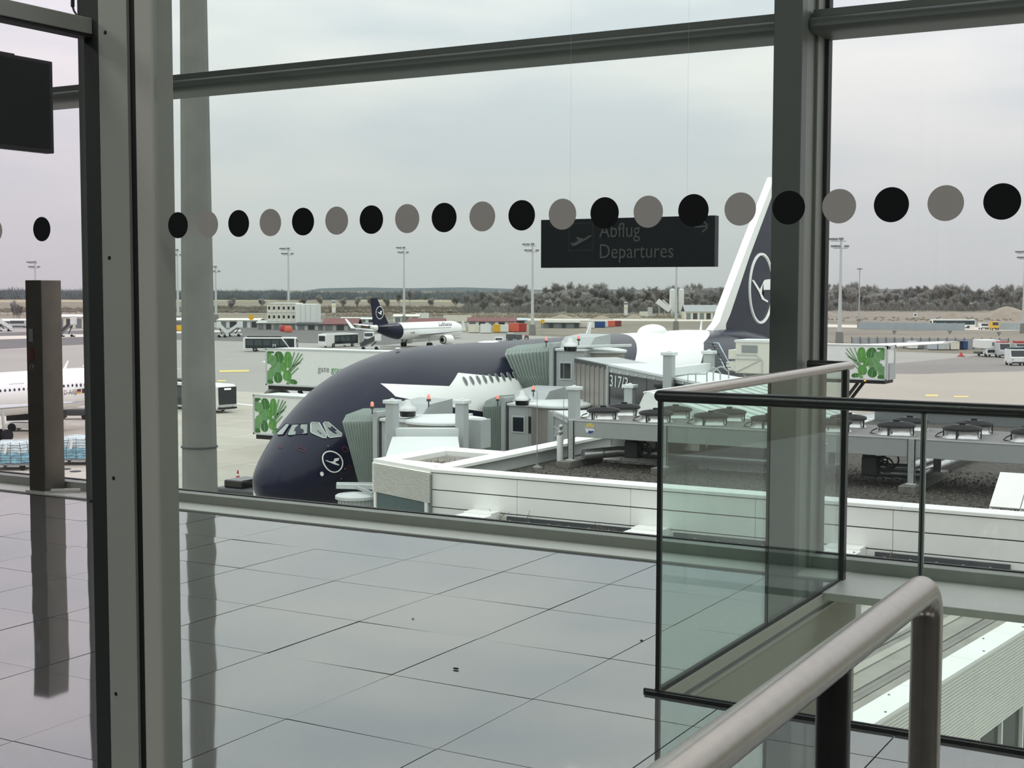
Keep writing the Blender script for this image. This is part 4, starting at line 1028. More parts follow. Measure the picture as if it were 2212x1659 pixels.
# ================================================================ catering trucks
LEAVES = [(.33, .80, .135, .20, .2, 0), (.58, .74, .115, .27, 0, 1), (.45, .52, .085, .17, .35, 1), (.24, .46, .15, .22, -.5, 2), (.30, .18, .12, .17, .1, 0), (.55, .25, .12, .17, -.2, 1), (.72, .08, .11, .075, -.1, 0), (.60, .05, .08, .05, .4, 2), (.05, .78, .075, .20, 0, 1), (.06, .22, .10, .18, .4, 2), (.07, .05, .10, .07, 0, 0), (.16, .72, .12, .17, .8, 2), (.10, .97, .1, .04, 0, 0), (.16, .36, .06, .16, .9, 2)]
M_leaf = [mat('leaf_dark', (52, 112, 46), .5, var=.18, scale=3), mat('leaf_mid', (84, 146, 62), .5, var=.18, scale=3), mat('leaf_pale', (104, 150, 96), .5, var=.18, scale=3)]
M_rib = mat('leaf_rib', (170, 200, 150), .5)
def herbs(par, o, U, N_, W_, H_):
    """printed herb picture on a truck box: origin, direction, outward normal"""
    U, N_, Zv = V(U), V(N_), V((0, 0, 1))
    P = lambda u, v, k=.004: V(o) + U * (u * W_) + Zv * (v * H_) + N_ * k
    for i, (u, v, a, b, r, c) in enumerate(LEAVES):
        pts = []
        for k in range(16):
            t = 2 * PI * k / 16; x, y = a * math.cos(t), b * math.sin(t) * (1 + .12 * math.sin(t))
            if c == 2: x *= 1 + .16 * math.cos(5 * t)
            u2, v2 = u + x * math.cos(r) - y * math.sin(r) * H_ / W_, v + y * math.cos(r) + x * math.sin(r) * W_ / H_
            pts.append(P(max(0, min(1, u2)), max(0, min(1, v2)), .004 + .0012 * i))
        lf_ = decal('herb_leaf', [p - V(par.location) for p in pts], par, M_leaf[c])
    ribs = MB()
    for i, (u, v, a, b, r, c) in enumerate(LEAVES[:8]):
        dx, dy = -math.sin(r) * b * H_ / W_, math.cos(r) * b
        p, q = P(u - dx * .8, max(.02, v - dy * .8), .024), P(u + dx * .7, min(.98, v + dy * .7), .024); ribs.beam(p, q, .02, .004, N_)
    ribs.build('leaf_rib', M_rib, par)
    bl = MB()
    for (u0, v0, u1, v1) in ((.62, .40, .97, .95), (.64, .45, .88, .98), (.62, .36, .99, .82), (.66, .30, .86, .52), (.60, .42, .76, .99), (.70, .55, .93, .70)):
        bl.beam(P(u0, v0, .02), P(u1, v1, .02), .07, .004, N_)
    bl.build('herb_blade', M_leaf[2], par)
def catering(name_label, x0, y0, zb, zt, ln, dep, art_right, words, wheels=True, artw=2.9):
    t = thing('catering_truck', name_label, 'truck', (x0 + ln / 2, y0 + dep / 2, G))
    MB().box(x0, x0 + ln, y0, y0 + dep, zb, zt).build('box_body', M_white, t, bevel=.04)
    fm = MB()
    for z in (zb - .02, zt - .06): fm.box(x0 - .02, x0 + ln + .02, y0 - .03, y0 + .02, z, z + .1)
    for x in (x0 - .02, x0 + ln - .08): fm.box(x, x + .1, y0 - .03, y0 + .02, zb, zt)
    fm.build('box_frame', M_lgrey, t)
    MB().box(x0 + .1, x0 + ln - .1, y0 + .1, y0 + dep - .1, zb - .28, zb).build('floor_frame', M_black, t)
    if art_right: herbs(t, (x0 + ln - .12, y0 - .004, zb + .10), (-1, 0, 0), (0, -1, 0), artw, zt - zb - .26)
    else: herbs(t, (x0 + .12, y0 - .004, zb + .10), (1, 0, 0), (0, -1, 0), artw, zt - zb - .26)
    if words:
        o = V((x0 + 4.15, y0 - .01, zb + (zt - zb) * .42))
        text('lettering_grey', 'gate', .54, o, (1, 0, 0), (0, 0, 1), mat('letter_grey', (128, 134, 128), .5), t, .01)
        text('lettering_green', 'gourmet', .54, o + V((1.03, 0, 0)), (1, 0, 0), (0, 0, 1), mat('letter_green', (74, 140, 78), .5), t, .012)
    # scissor lift, chassis, cab
    sc_ = MB()
    for y in (y0 + .4, y0 + dep - .4):
        for xa, xb in ((x0 + ln * .25, x0 + ln * .75), (x0 + ln * .75, x0 + ln * .25)):
            sc_.beam((xa, y, zb - .28), (xb, y, G + 1.1), .16, .22)
    sc_.build('scissor_lift', M_black, t)
    MB().box(x0 + .3, x0 + ln - .5, y0 + .3, y0 + dep - .3, G + .75, G + 1.1).build('chassis', M_dgrey, t)
    if wheels:
        cxx = x0 - 1.0 if not art_right else x0 + ln - 2.2
        for x in (cxx + 1.2 if not art_right else x0 + ln - 1.2, x0 + ln * .72 if not art_right else x0 + ln * .25):
            for y in (y0 + .02, y0 + dep - .32): MB().cyl((x, y, G + .5), (x, y + .3, G + .5), .5, n=18).build('wheel', M_tyre, t)
    MB().box(x0 - .2 if not art_right else x0 + ln - 2.0, x0 + 1.8 if not art_right else x0 + ln + .2, y0 + .1, y0 + dep - .1, G + .7, min(G + 2.6, zb - .5)).build('cab', M_white, t, bevel=.1)
    for sgn in (-1, 1):
        q = V((x0 + (1.0 if not art_right else ln - 1.0), y0 + (.08 if sgn < 0 else dep - .1), 0)); MB().box(q.x - .6, q.x + .6, q.y - .01, q.y + .03, min(G + 1.7, zb - 1.2), min(G + 2.4, zb - .65)).build('cab_window', M_wing, t)
    return t
c1 = ad(574, 753, 88); c2 = ad(547, 853, 80)
t1 = catering('white catering truck with herb picture, box raised highest behind the dark nose', c1.x, c1.y, ad(574, 832, 88).z, c1.z, 9.4, 2.4, False, True)
t2 = catering('white catering truck with herb picture, lower box in front of the engine', c2.x, c2.y, ad(547, 938, 80).z, c2.z, 5.4, 2.3, False, False, True, 2.35)
q = ad(553, 859, 80); text('box_number', 'H4', .22, (q.x, c2.y - .035, q.z - .2), (1, 0, 0), (0, 0, 1), M_dgrey, t2, .01)
c3 = ad(1915, 747, 100)
t3 = catering('white catering truck with herb picture, right of the dark window column', c3.x - 8.6, c3.y, ad(1915, 822, 100).z, c3.z, 8.6, 2.5, True, False)
# rear end of the right-hand truck
x_, y_, zt_, zb_ = c3.x + .02, c3.y, c3.z, ad(1915, 822, 100).z
MB().box(x_, x_ + .05, y_ + .05, y_ + .3, zb_, zt_).box(x_, x_ + .05, y_ + 2.2, y_ + 2.45, zb_, zt_).box(x_, x_ + .05, y_ + .05, y_ + 2.45, zt_ - .25, zt_).build('rear_frame', M_lgrey, t3)
MB().box(x_, x_ + .12, y_ + .5, y_ + 2.1, zb_, zb_ + 1.2).build('tail_lift', M_grey, t3)
MB().box(x_ + .05, x_ + .09, y_ + .4, y_ + .7, zt_ - .22, zt_ - .08).build('marker_lamp', M_black, t3)
MB().box(x_ - 1.6, x_ - 1.45, y_ - .05, y_ - .01, zb_ - .12, zb_ - .02).build('side_lamp', mat('amber_lamp', (240, 190, 60), .3, emit=(255, 190, 60, .6)), t3)
# tall white loader cab at the rear door
ca = ad(1586, 735, 96)
hl = thing('hi_loader', 'tall cream loading cabin with grey window left of the dark window column', 'truck', (ca.x + 2.5, ca.y + 1, G))
zt_, zb_ = ca.z, ad(1590, 806, 96).z
x0_, y0_ = ca.x + .1, ca.y
MB().box(x0_, x0_ + 4.6, y0_, y0_ + 2.4, zb_, zt_).build('cabin', M_offw, hl, bevel=.04)
MB().box(x0_ - .06, x0_ + 4.66, y0_ - .06, y0_ + 2.46, zt_ - .12, zt_ + .04).build('roof_rim', M_white, hl)
MB().box(x0_ + .45, x0_ + 1.6, y0_ - .04, y0_, zt_ - .85, zt_ - .32).build('cabin_window', mat('loader_window', (146, 152, 148), .15), hl, bevel=.02)
fm = MB(); ws = [x0_ + .2, x0_ + 1.5, x0_ + 1.85, x0_ + 1.85]
for p, q in zip([(x0_ + .05, zt_ - .98), (x0_ + 1.55, zt_ - .98), (x0_ + 1.95, zt_ - 1.35), (x0_ + 1.95, zb_)], [(x0_ + 1.55, zt_ - .98), (x0_ + 1.95, zt_ - 1.35), (x0_ + 1.95, zb_), (x0_ + 1.95, zb_ + .01)]):
    fm.beam((p[0], y0_ - .03, p[1]), (q[0], y0_ - .03, q[1]), .06, .08)
fm.beam((x0_ + .1, y0_ - .03, zb_ + .1), (x0_ + 1.8, y0_ - .03, zb_ + .95), .05, .06).beam((x0_ + .05, y0_ - .03, zb_ + 1.0), (x0_ + 1.9, y0_ - .03, zb_ + 1.0), .05, .06)
fm.build('frame_trim', M_lgrey, hl)
MB().box(x0_ - .75, x0_, y0_ + .2, y0_ + 2.2, zb_ + .1, zb_ + .75).build('bridge_plate', M_offw, hl, bevel=.03); MB().box(x0_ - .6, x0_, y0_ + .2, y0_ + 2.2, zb_ + .95, zb_ + 1.6).build('side_box', M_offw, hl, bevel=.03)
MB().box(x0_ + .3, x0_ + 4.4, y0_ + .3, y0_ + 2.1, G + .7, G + 1.1).build('chassis', M_dgrey, hl)
sc_ = MB()
for y in (y0_ + .4, y0_ + 2.0): sc_.beam((x0_ + .5, y, zb_), (x0_ + 4.2, y, G + 1.1), .16, .2).beam((x0_ + 4.2, y, zb_), (x0_ + .5, y, G + 1.1), .16, .2)
sc_.build('scissor_lift', M_grey, hl)
for x in (x0_ + .8, x0_ + 3.8):
    for y in (y0_ + .1, y0_ + 2.0): MB().cyl((x, y, G + .5), (x, y + .3, G + .5), .5, n=16).build('wheel', M_tyre, hl)
# open service stair with looped rail against the rear fuselage
sv = thing('access_stair', 'steep narrow access stair with looped white rail leaning at the rear fuselage', 'stair', ad(1560, 800, 92))
a, b = ad(1538, 742, 94), ad(1572, 800, 92)
for k in range(9):
    p = a.lerp(b, k / 8); MB().box(p.x - .35, p.x + .35, p.y - .15, p.y + .15, p.z - .03, p.z).build('step', M_dgrey, sv)
MB().tube([b + V((.4, 0, .0)), ad(1562, 760, 92), ad(1552, 741, 93), ad(1541, 741, 94), ad(1543, 748, 94), ad(1566, 795, 92)], .035, n=6).build('rail', mat('rail_pale_blue', (190, 208, 212), .4), sv)
MB().tube([a, b, V((b.x, b.y, G))], .06, n=6).build('stringer', M_dgrey, sv)

# ================================================================ GROUND
M_fld = mat('dry_grass', (124, 118, 101), .95, var=.18, scale=.02)
M_apr = mat('apron_concrete', (152, 150, 143), .85, var=.07, scale=.05)
M_asp = mat('asphalt_dark', (100, 99, 97), .9, var=.1, scale=.06)
M_lgt = mat('concrete_light', (200, 195, 182), .85, var=.05, scale=.05)
def ground(name, pts, m, dz, lab=None):
    q = [az(px, py, G + dz) for px, py in pts]; return tag(decal(name, q, None, m), lab, kind='structure')
tag(MB().add([(-9000, -500, G - .045), (9000, -500, G - .045), (9000, 14000, G - .045), (-9000, 14000, G - .045)], [(0, 1, 2, 3)]).build('ground', M_fld), 'dry grass land beyond the airfield', kind='structure')
ap = struct('apron', (0, 0, G), 'pale concrete apron with faint slab joints')
base = [az(-700, 702, G), az(300, 702, G), az(700, 706, G), az(1100, 722, G), az(1700, 752, G), az(2212, 768, G), az(2900, 790, G)]
MB().add([p + V((0, 0, -.03)) for p in base] + [V((60, 8, G - .03)), V((-200, 8, G - .03))], [tuple(range(len(base) + 2))]).build('concrete_field', M_apr, ap)
slabm = [mat('slab_%s' % n, c, .85, var=.05, scale=.4) for n, c in (('a', (178, 174, 161)), ('b', (183, 179, 167)), ('c', (172, 168, 156)), ('d', (176, 171, 157)))]
rs = random.Random(21); S_ = 7.5
for i in range(13):
    for j in range(14):
        x, y = -125 + S_ * i, 38 + S_ * j
        m_ = MB().box(x + .03, x + S_ - .03, y + .03, y + S_ - .03, G - .028, G - .012)
        m_.build('slab', rs.choice(slabm), ap)
ground('asphalt_lane', [(-300, 726), (175, 714), (350, 709), (560, 705), (800, 709), (1000, 730), (830, 745), (560, 738), (350, 733), (175, 744), (-300, 770)], M_asp, -.004, 'dark asphalt lane crossing behind the apron')
ground('concrete_strip', [(-300, 733), (175, 722), (350, 716), (520, 712), (520, 716), (350, 721), (175, 728), (-300, 742)], M_lgt, .002, 'pale strip along the asphalt lane')
ground('asphalt_lane', [(-300, 705), (200, 697), (560, 694), (1100, 700), (1100, 707), (560, 701), (200, 706), (-300, 716)], mat('asphalt_mid', (138, 137, 133), .9, var=.1, scale=.05), -.010, 'service road in front of the sheds')
ground('grass_field', [(1100, 722), (1180, 706), (1700, 700), (2600, 712), (2600, 760), (2212, 752), (1800, 740), (1500, 728)], mat('grass_brown', (126, 119, 106), .95, var=.2, scale=.05), -.006, 'brown dry grass strip behind the big airliner')
ground('road', [(1000, 687), (1560, 690), (1560, 694), (1000, 692)], M_lgt, .002, 'pale road in front of the wood')
ground('sand_field', [(1760, 670), (2700, 684), (2700, 712), (1760, 696)], mat('sandy_earth', (130, 122, 110), .95, var=.2, scale=.03), -.006, 'sandy field beyond the blue grey barrier')
ground('road', [(1760, 700), (2600, 716), (2600, 722), (1760, 706)], M_lgt, .004, 'pale road in front of the barrier')
ground('asphalt_band', [(1820, 806), (1820, 795), (2100, 770), (2600, 775), (2600, 812), (2212, 800), (1990, 808)], mat('asphalt_pale', (130, 126, 120), .9, var=.08, scale=.05), -.004, 'darker band of apron behind the right-hand truck')
ground('concrete_pale', [(1760, 812), (1950, 804), (2700, 806), (2700, 900), (1760, 900)], mat('concrete_warm', (164, 157, 145), .85, var=.05, scale=.05), -.010, 'pale apron concrete at the right')
ground('field_strip', [(-900, 650), (600, 645), (600, 650), (-900, 658)], mat('straw_field', (160, 150, 125), .95, var=.1, scale=.01), -.002, 'straw coloured field in front of the far wood')
ground('field_strip', [(780, 647), (1020, 647), (1020, 652), (780, 651)], MATS['straw_field'], -.002, 'straw coloured field behind the middle scrub')
ground('field_strip', [(-900, 678), (900, 672), (900, 676), (-900, 684)], mat('sand_strip', (150, 142, 126), .95, var=.1, scale=.01), .0, 'sandy strip behind the sheds')
M_mark = mat('marking_yellow', (212, 194, 116), .7); M_markw = mat('marking_white', (226, 226, 220), .7)
for lb, m, pts in (('short yellow ground marking left of the upper catering truck', M_mark, [(474, 800), (538, 799), (538, 803), (474, 804)]), ('second short yellow ground marking beside the bus', M_mark, [(470, 821), (488, 821), (488, 824), (470, 824)]),
                   ('yellow ground marking above the right handrail', M_mark, [(1999, 852), (2026, 852), (2027, 856), (2000, 856)]), ('faint yellow ground marking at the far right', M_mark, [(2060, 855), (2092, 855), (2092, 858), (2060, 858)]),
                   ('white ground line left of the lower catering truck', M_markw, [(500, 870), (546, 874), (546, 877), (500, 872)])):
    ground('ground_marking', pts, m, .006, lb)
for k, (px, py) in enumerate(((141, 1013), (125, 1018), (163, 1018))):
    p = az(px, py, G + .01); tag(MB().cyl(p, p + V((0, 0, .02)), .42, n=20).build('manhole_cover', M_dgrey), 'dark round manhole cover, %s of the three beside the pedestal foot' % ('rear', 'left', 'right')[k], 'manhole cover', 'manhole covers on the apron')

# ================================================================ narrow-body airliners
def airliner(name, label, ln, windows, far, wf=.36):
    a = thing(name, label, 'airplane', (0, 0, 0))
    Rr, hc = 1.98, 3.95
    def cs(s):
        if s < 5: f = math.sqrt(max(0, 1 - ((5 - s) / 5) ** 2)) ** .9; return Rr * f, hc - .45 * (1 - f)
        if s > ln - 12: u = (s - ln + 12) / 12; return Rr * (1 - u ** 1.6 * .9), hc + 1.35 * u ** 1.5
        return Rr, hc
    def body(s0, s1, n):
        return [[V((r * math.cos(t), s, h + r * 1.03 * math.sin(t))) for t in [2 * PI * k / 28 for k in range(28)]] for s in [s0 + (s1 - s0) * (k / n) for k in range(n + 1)] for r, h in [cs(s)]]
    MB().loft(body(.02, 5, 10) + body(5.5, ln - 12.5, 4) + (body(ln - 12, ln - .01, 8) if not far else body(ln - 12, ln - 10.6, 2))).build('fuselage', M_lwhite, a, smooth=60)
    if far:
        MB().loft(body(ln - 10.6, ln - 2.4, 7)).build('tail_section', M_navy, a, smooth=60)
        MB().loft(body(ln - 2.4, ln - .02, 4)).build('tail_cone', M_lwhite, a, smooth=60)
        MB().cyl((0, ln - .1, hc + 1.36), (0, ln + .12, hc + 1.4), .24, .2, n=12).build('exhaust', M_dgrey, a)
    for sx in (1, -1):
        wing('wing', (sx * 1.6, ln * wf, ln * (wf + .19), 3.0), (sx * 16.2, ln * wf + 8.6, ln * wf + 10.2, 4.3), M_lgreyw, a, .5, .1)
        if far: MB().extr([(sx * 16.2, ln * wf + 8.6, 4.3), (sx * 16.2, ln * wf + 10.2, 4.3), (sx * 17.0, ln * wf + 11.6, 6.6), (sx * 17.0, ln * wf + 10.9, 6.6)], (sx * .08, 0, 0)).build('winglet', M_lwhite, a)
        wing('tailplane', (sx * .8, ln - 6.2, ln - 2.2, 5.2), (sx * 6.2, ln - 3.3, ln - 1.6, 5.7), M_lwhite, a, .2, .08)
        MB().lathe([(.98, .4), (1.05, .0), (1.2, .35), (1.22, 1.4), (1.05, 2.8), (.7, 3.6), (.55, 3.6)], (sx * 5.75, ln * wf - .4, 1.75), n=24, axis='y', cap=False).build('engine_cowl', M_lwhite, a, smooth=50)
        MB().cyl((sx * 5.75, ln * wf + .1, 1.75), (sx * 5.75, ln * wf + .2, 1.75), 1.0, n=20).cyl((sx * 5.75, ln * wf + 2.8, 1.75), (sx * 5.75, ln * wf + 2.9, 1.75), 1.0, n=20).build('fan_disc', M_black, a)
        for dx in (-.35, .35): MB().cyl((sx * 3.8 + dx - .16, ln * .51, .58), (sx * 3.8 + dx + .16, ln * .51, .58), .58, n=18).build('wheel', M_tyre, a)
        MB().cyl((sx * 3.8, ln * .51, .6), (sx * 3.6, ln * .51, 3.0), .13, n=8).build('main_gear_leg', M_lgrey, a)
    MB().extr([(-.16, ln - 7.2, 5.7), (-.16, ln - 3.2, 11.1), (-.16, ln - 2.7, 11.76), (-.16, ln - .7, 11.76), (-.16, ln - 1.6, 5.6)], (.32, 0, 0)).build('fin', M_navy, a)
    MB().cyl((0, 5.0, 2.2), (0, 5.0, .4), .1, n=8).build('nose_gear_leg', M_lgrey, a)
    for dx in (-.25, .25): MB().cyl((dx - .1, 5, .4), (dx + .1, 5, .4), .4, n=14).build('wheel', M_tyre, a)
    wb = MB(); rows = []
    for sgn in (1, -1):
        s = 7.5
        while s < ln - 9:
            hz = 4.42; x = sgn * math.sqrt(Rr ** 2 - ((hz - hc) / 1.03) ** 2) + sgn * .012
            q = [V((x - sgn * .0, s + .12 * math.cos(t), hz + .18 * math.sin(t))) for t in [2 * PI * k / 10 for k in range(10)]]
            if far or sgn < 0: wb.add(q, [tuple(range(10))])
            else: MB().add(q, [tuple(range(10))]).build('passenger_window', mat('cabin_window', (58, 62, 76), .15), a)
            s += .53
    o = wb.build('passenger_windows', mat('cabin_window', (58, 62, 76), .15), a); o['kind'] = 'stuff'
    return a
# left: long fuselage side with registration, tail hidden behind the mullion
p = az(90, 845, G + 3.95)
a1 = airliner('narrow_body_airliner', 'white narrow-body airliner at the left edge showing its window row and registration', 44.5, 'r', False, .24)
pd_ = M_dgrey
def side_pt(s, hz, off=.02): return V((1, 0, 0)) * (math.sqrt(max(0, 1.98 ** 2 - ((hz - 3.95) / 1.03) ** 2)) + off) + V((0, s, hz))
# nose must point away (+y): built nose at s = 0 towards -y, turned round below; the visible side is the local -x side
def side_m(s, hz, off=.02): return side_pt(s, hz, off)
NOSE_Y = 61.8
s_of = lambda y: y - NOSE_Y
ys = [ay(px, 846, 1).y for px in (0,)]
def y_at(px): v = ray(px, 845); return (p.x + 1.94) / v.x * v.y
t0 = text('registration', 'D-AIEJ', .62, side_m(s_of(y_at(137)), 3.62), (0, 1, 0), (0, 0, 1), M_dgrey, a1, .01, spacing=1.05, xs=.9)
yf0, yf1 = y_at(166), y_at(174)
for k, c in enumerate((M_black, M_red, M_yellow)):
    z1 = 4.05 - .14 * k; MB().extr([side_m(s_of(yf0), z1), side_m(s_of(yf1), z1), side_m(s_of(yf1), z1 - .14), side_m(s_of(yf0), z1 - .14)], (.012, 0, 0)).build('flag_stripe', c, a1)
yf0, yf1 = y_at(177), y_at(186)
MB().extr([side_m(s_of(yf0), 4.08), side_m(s_of(yf1), 4.08), side_m(s_of(yf1), 3.64), side_m(s_of(yf0), 3.64)], (.012, 0, 0)).build('blue_flag', M_dblue, a1)
ya, yb = y_at(24), y_at(55)
dr = [side_m(s_of(ya), 5.0), side_m(s_of(yb), 5.0), side_m(s_of(yb), 3.0), side_m(s_of(ya + .4), 3.0)]
MB().tube(dr, .02, n=4, closed=True).build('door_outline', mat('door_line_grey', (150, 152, 152), .5), a1)
sA = s_of(y_at(167)); MB().extr([(0, sA, 5.9), (0, sA + .35, 5.9), (0, sA + .75, 6.75), (0, sA + .6, 6.75)], (.06, 0, 0)).build('blade_antenna', M_lwhite, a1)
o_ = V((p.x, NOSE_Y, G)); place(a1, o_, 0)
# centre: smaller airliner with navy tail, seen from behind
a2 = airliner('narrow_body_airliner', 'white narrow-body airliner with navy crane tail parked in the middle distance', 37.6, 's', True)
fz = lambda s, z: V((-.20, s, z))
o_ = MB().tube([V((-.19, 33.9 + 1.42 * math.cos(t), 8.4 + 1.42 * math.sin(t))) for t in [2 * PI * k / 32 for k in range(32)]], .07, n=5, closed=True).build('fin_roundel', M_lwhite, a2)
decal('crane_mark', [V((-.19, 33.9 - 1.15 * u, 8.4 + 1.2 * v)) for u, v in body], o_, M_lwhite)
text('airline_lettering', 'Lufthansa', 1.5, V((-1.80, 12.4, 4.9)), (0, -1, 0), (0.12, 0, 1), M_dblue, a2, .01)
text('registration', 'D-AINR', .5, V((-2.0, 24.3, 3.4)), (0, -1, 0), (0, 0, 1), M_dgrey, a2, .01)
n_ = ad(996, 712, 348); n_.z = G
place(a2, n_, PI - .03)

# ================================================================ ground vehicles
def bus(name, label, ln, scheme, loc, ang, group=None, sign=True):
    """local: front towards +x"""
    b = thing(name, label, 'bus', (0, 0, 0), group)
    w_, h_ = 1.28, 3.15
    Mb = M_white
    MB().extr([(-ln / 2, -w_, .35), (ln / 2 - .25, -w_, .35), (ln / 2, -w_, .9), (ln / 2 - .12, -w_, h_ - .25), (ln / 2 - .5, -w_, h_), (-ln / 2 + .2, -w_, h_), (-ln / 2, -w_, h_ - .2)], (0, 2 * w_, 0)).build('body', Mb, b, bevel=.1)
    for sg in (-1, 1):
        y = sg * (w_ + .005)
        if scheme == 'green':
            MB().box(-ln / 2 + 1.2, ln / 2 - .6, min(y, y + sg * .015), max(y, y + sg * .015), .55, h_ - .35).build('side_glass', M_wing, b)
            MB().extr([(-ln / 2 + .3, y, h_ - .05), (-ln / 2 + 4.2, y, h_ - .05), (-ln / 2 + 4.0, y, h_ - .55), (-ln / 2 + .3, y, h_ - .55)], (0, sg * .02, 0)).build('green_panel', M_green, b)
            MB().extr([(-ln / 2 + .3, y, 1.6), (-ln / 2 + 3.0, y, 1.6), (-ln / 2 + 2.2, y, .45), (-ln / 2 + .3, y, .45)], (0, sg * .025, 0)).build('green_panel', M_green, b)
            MB().box(-ln / 2 + 3.0, -ln / 2 + 4.0, min(y, y + sg * .025), max(y, y + sg * .025), .4, .75).box(-ln / 2 + 6.0, -ln / 2 + 7.0, min(y, y + sg * .025), max(y, y + sg * .025), .4, .75).build('white_skirt', M_white, b)
            for k in range(5): MB().box(-ln / 2 + 2.0 + 1.9 * k, -ln / 2 + 3.4 + 1.9 * k, min(y, y + sg * .02), max(y, y + sg * .02), 1.35, h_ - .6).build('window_pane', mat('bus_pane', (64, 76, 78), .1), b)
        else:
            x0b, x1b = (-ln / 2 + .5, ln / 2 - .5) if scheme == 'dark' else (-ln / 2 + 3.0, ln / 2 - .6) if scheme == 'half' else (-ln / 2 + .4, ln / 2 - .4)
            z0b = .75 if scheme in ('dark', 'half') else 1.35
            MB().box(x0b, x1b, min(y, y + sg * .015), max(y, y + sg * .015), z0b, h_ - .3).build('side_glass', M_wing, b)
            n = int((x1b - x0b) / 1.9)
            for k in range(n): MB().box(x0b + .15 + 1.9 * k, x0b + 1.75 + 1.9 * k, min(y, y + sg * .02), max(y, y + sg * .02), 1.4, h_ - .55).build('window_pane', mat('bus_pane', (64, 76, 78), .1), b)
            if scheme == 'dark':
                text('bus_mark', 'M', 1.0, (.6 if sg < 0 else 1.4, y + sg * .03, 1.0), (1 if sg < 0 else -1, 0, 0), (0, 0, 1), M_white, b, .01)
                MB().extr([(2.6, y, h_ - .3), (3.0, y, h_ - .3), (4.3, y, 1.0), (4.1, y, 1.0)], (0, sg * .03, 0)).build('white_slash', M_white, b)
        for x in (-ln / 2 + 2.6, ln / 2 - 2.7):
            yy = sg * (w_ - .12)
            wh = MB().cyl((x, yy, .5), (x, yy + sg * .18, .5), .5, n=20).build('wheel', M_tyre, b)
            MB().cyl((x, yy + sg * .18, .5), (x, yy + sg * .19, .5), .25, n=14).build('hub', M_mgrey, wh)
    MB().box(ln / 2 - .06, ln / 2 + .03, -w_ + .1, w_ - .1, .95, h_ - .25).build('windscreen', M_wing, b)
    MB().box(ln / 2 - .1, ln / 2 + .05, -w_ + .05, w_ - .05, .45, .62).build('bumper_band', M_black, b)
    if sign: MB().box(ln / 2 + .02, ln / 2 + .05, -.45, .45, h_ - .58, h_ - .38).build('destination_sign', mat('sign_lit', (240, 244, 240), .4, emit=(240, 250, 244, .5)), b)
    for sg in (-1, 1): MB().box(ln / 2 - .0, ln / 2 + .05, sg * .85 - .16, sg * .85 + .16, .68, .82).build('headlamp', M_lgrey, b)
    MB().box(-ln / 2, -ln / 2 - .03, -w_ + .3, w_ - .3, 1.5, h_ - .4).build('rear_window', M_wing, b)
    MB().box(-ln / 2 + .8, ln / 2 - 3.5, -.9, .9, h_, h_ + .22).build('roof_unit', M_black if scheme in ('green', 'dark') else M_lgrey, b, bevel=.06)
    return place(b, loc, ang)
def gp(px, py): return az(px, py, G)
bus('apron_bus', 'green, black and white apron bus facing right behind the concrete mast', 12.0, 'green', gp(492, 892) + V((-5.85, 1.35, 0)), math.atan2(-.225, .974))
u_ = math.atan2(.5, .866)
pb = gp(585, 759); bus('apron_bus', 'black and white apron bus with a white M, above the upper catering truck', 11.8, 'dark', pb, u_)
pb = gp(716, 750); bus('apron_bus', 'white and dark apron bus seen from behind, left of the smaller airliner', 12.0, 'half', pb + V((0, 3, 0)), math.atan2(.996, .087))
pb = gp(2058, 709); bus('apron_bus', 'long white articulated apron bus standing behind the blue grey barrier', 16.0, 'white', pb, u_)

# cargo pallets under blue sheeting on dollies
M_sheet = mat('blue_sheeting', (132, 182, 196), .25, var=.35, scale=3.5, bump=.6)
M_sheet2 = mat('clear_sheeting', (190, 208, 208), .22, var=.25, scale=3.5, bump=.6)
def pallet(label, px, py, wd, ht):
    c = gp(px, py); t = thing('cargo_dolly', label, 'cargo dolly', c)
    fw = V((.866, .5, 0)); sd = V((-.5, .866, 0))
    P = lambda a, b, z: c + fw * a + sd * b + V((0, 0, z))
    rr = random.Random(int(px)); nu, nv = 26, 9; rings = []
    for j in range(nv):
        v = j / (nv - 1); sh = 1 - .22 * v ** 3
        ring = []
        for i in range(nu):
            tt = 2 * PI * i / nu; cx_, cy_ = math.cos(tt), math.sin(tt); k = 1 / max(abs(cx_), abs(cy_)); k = min(k, 1.25)
            r1 = 1 + rr.uniform(-.035, .035)
            ring.append(P(cx_ * k * wd / 2 * sh * r1, cy_ * k * 1.2 * sh * r1, .55 + ht * v + rr.uniform(-.05, .05)))
        rings.append(ring)
    mb = MB(); mb.loft(rings); k = 0
    n = len(mb.f)
    mb.mi = [0 if (i // nu) < 4 else 1 for i in range(n)]
    mb.build('wrapped_load', [M_sheet, M_sheet2], t, smooth=70)
    net = MB()
    for j in range(1, nv - 1): net.tube(rings[j], .018, n=4, closed=True)
    for i in range(0, nu, 2): net.tube([rings[j][i] for j in range(nv)], .018, n=4)
    net.build('net', M_dgrey, t)
    MB().extr([P(-.1 * wd, -1.27, 1.3), P(-.03 * wd, -1.27, 1.3), P(.0, -1.22, 2.0), P(-.06 * wd, -1.22, 2.0)], (0, -.02, 0)).build('paper_label', M_white, t)
    MB().beam(P(-wd / 2 - .1, 0, .45), P(wd / 2 + .1, 0, .45), 2.5, .16).build('deck', M_mgrey, t)
    for a in (-wd * .36, wd * .36):
        for b in (-1.15, 1.0): MB().cyl(P(a, b, .22), P(a, b + .15, .22), .22, n=14).build('wheel', M_tyre, t)
    return t
pallet('cargo dolly with blue sheeted netted load, left of the steel pedestal', 30, 1012, 2.9, 1.55)
pallet('cargo dolly with blue sheeted netted load, right of the steel pedestal', 170, 1001, 3.0, 1.6)
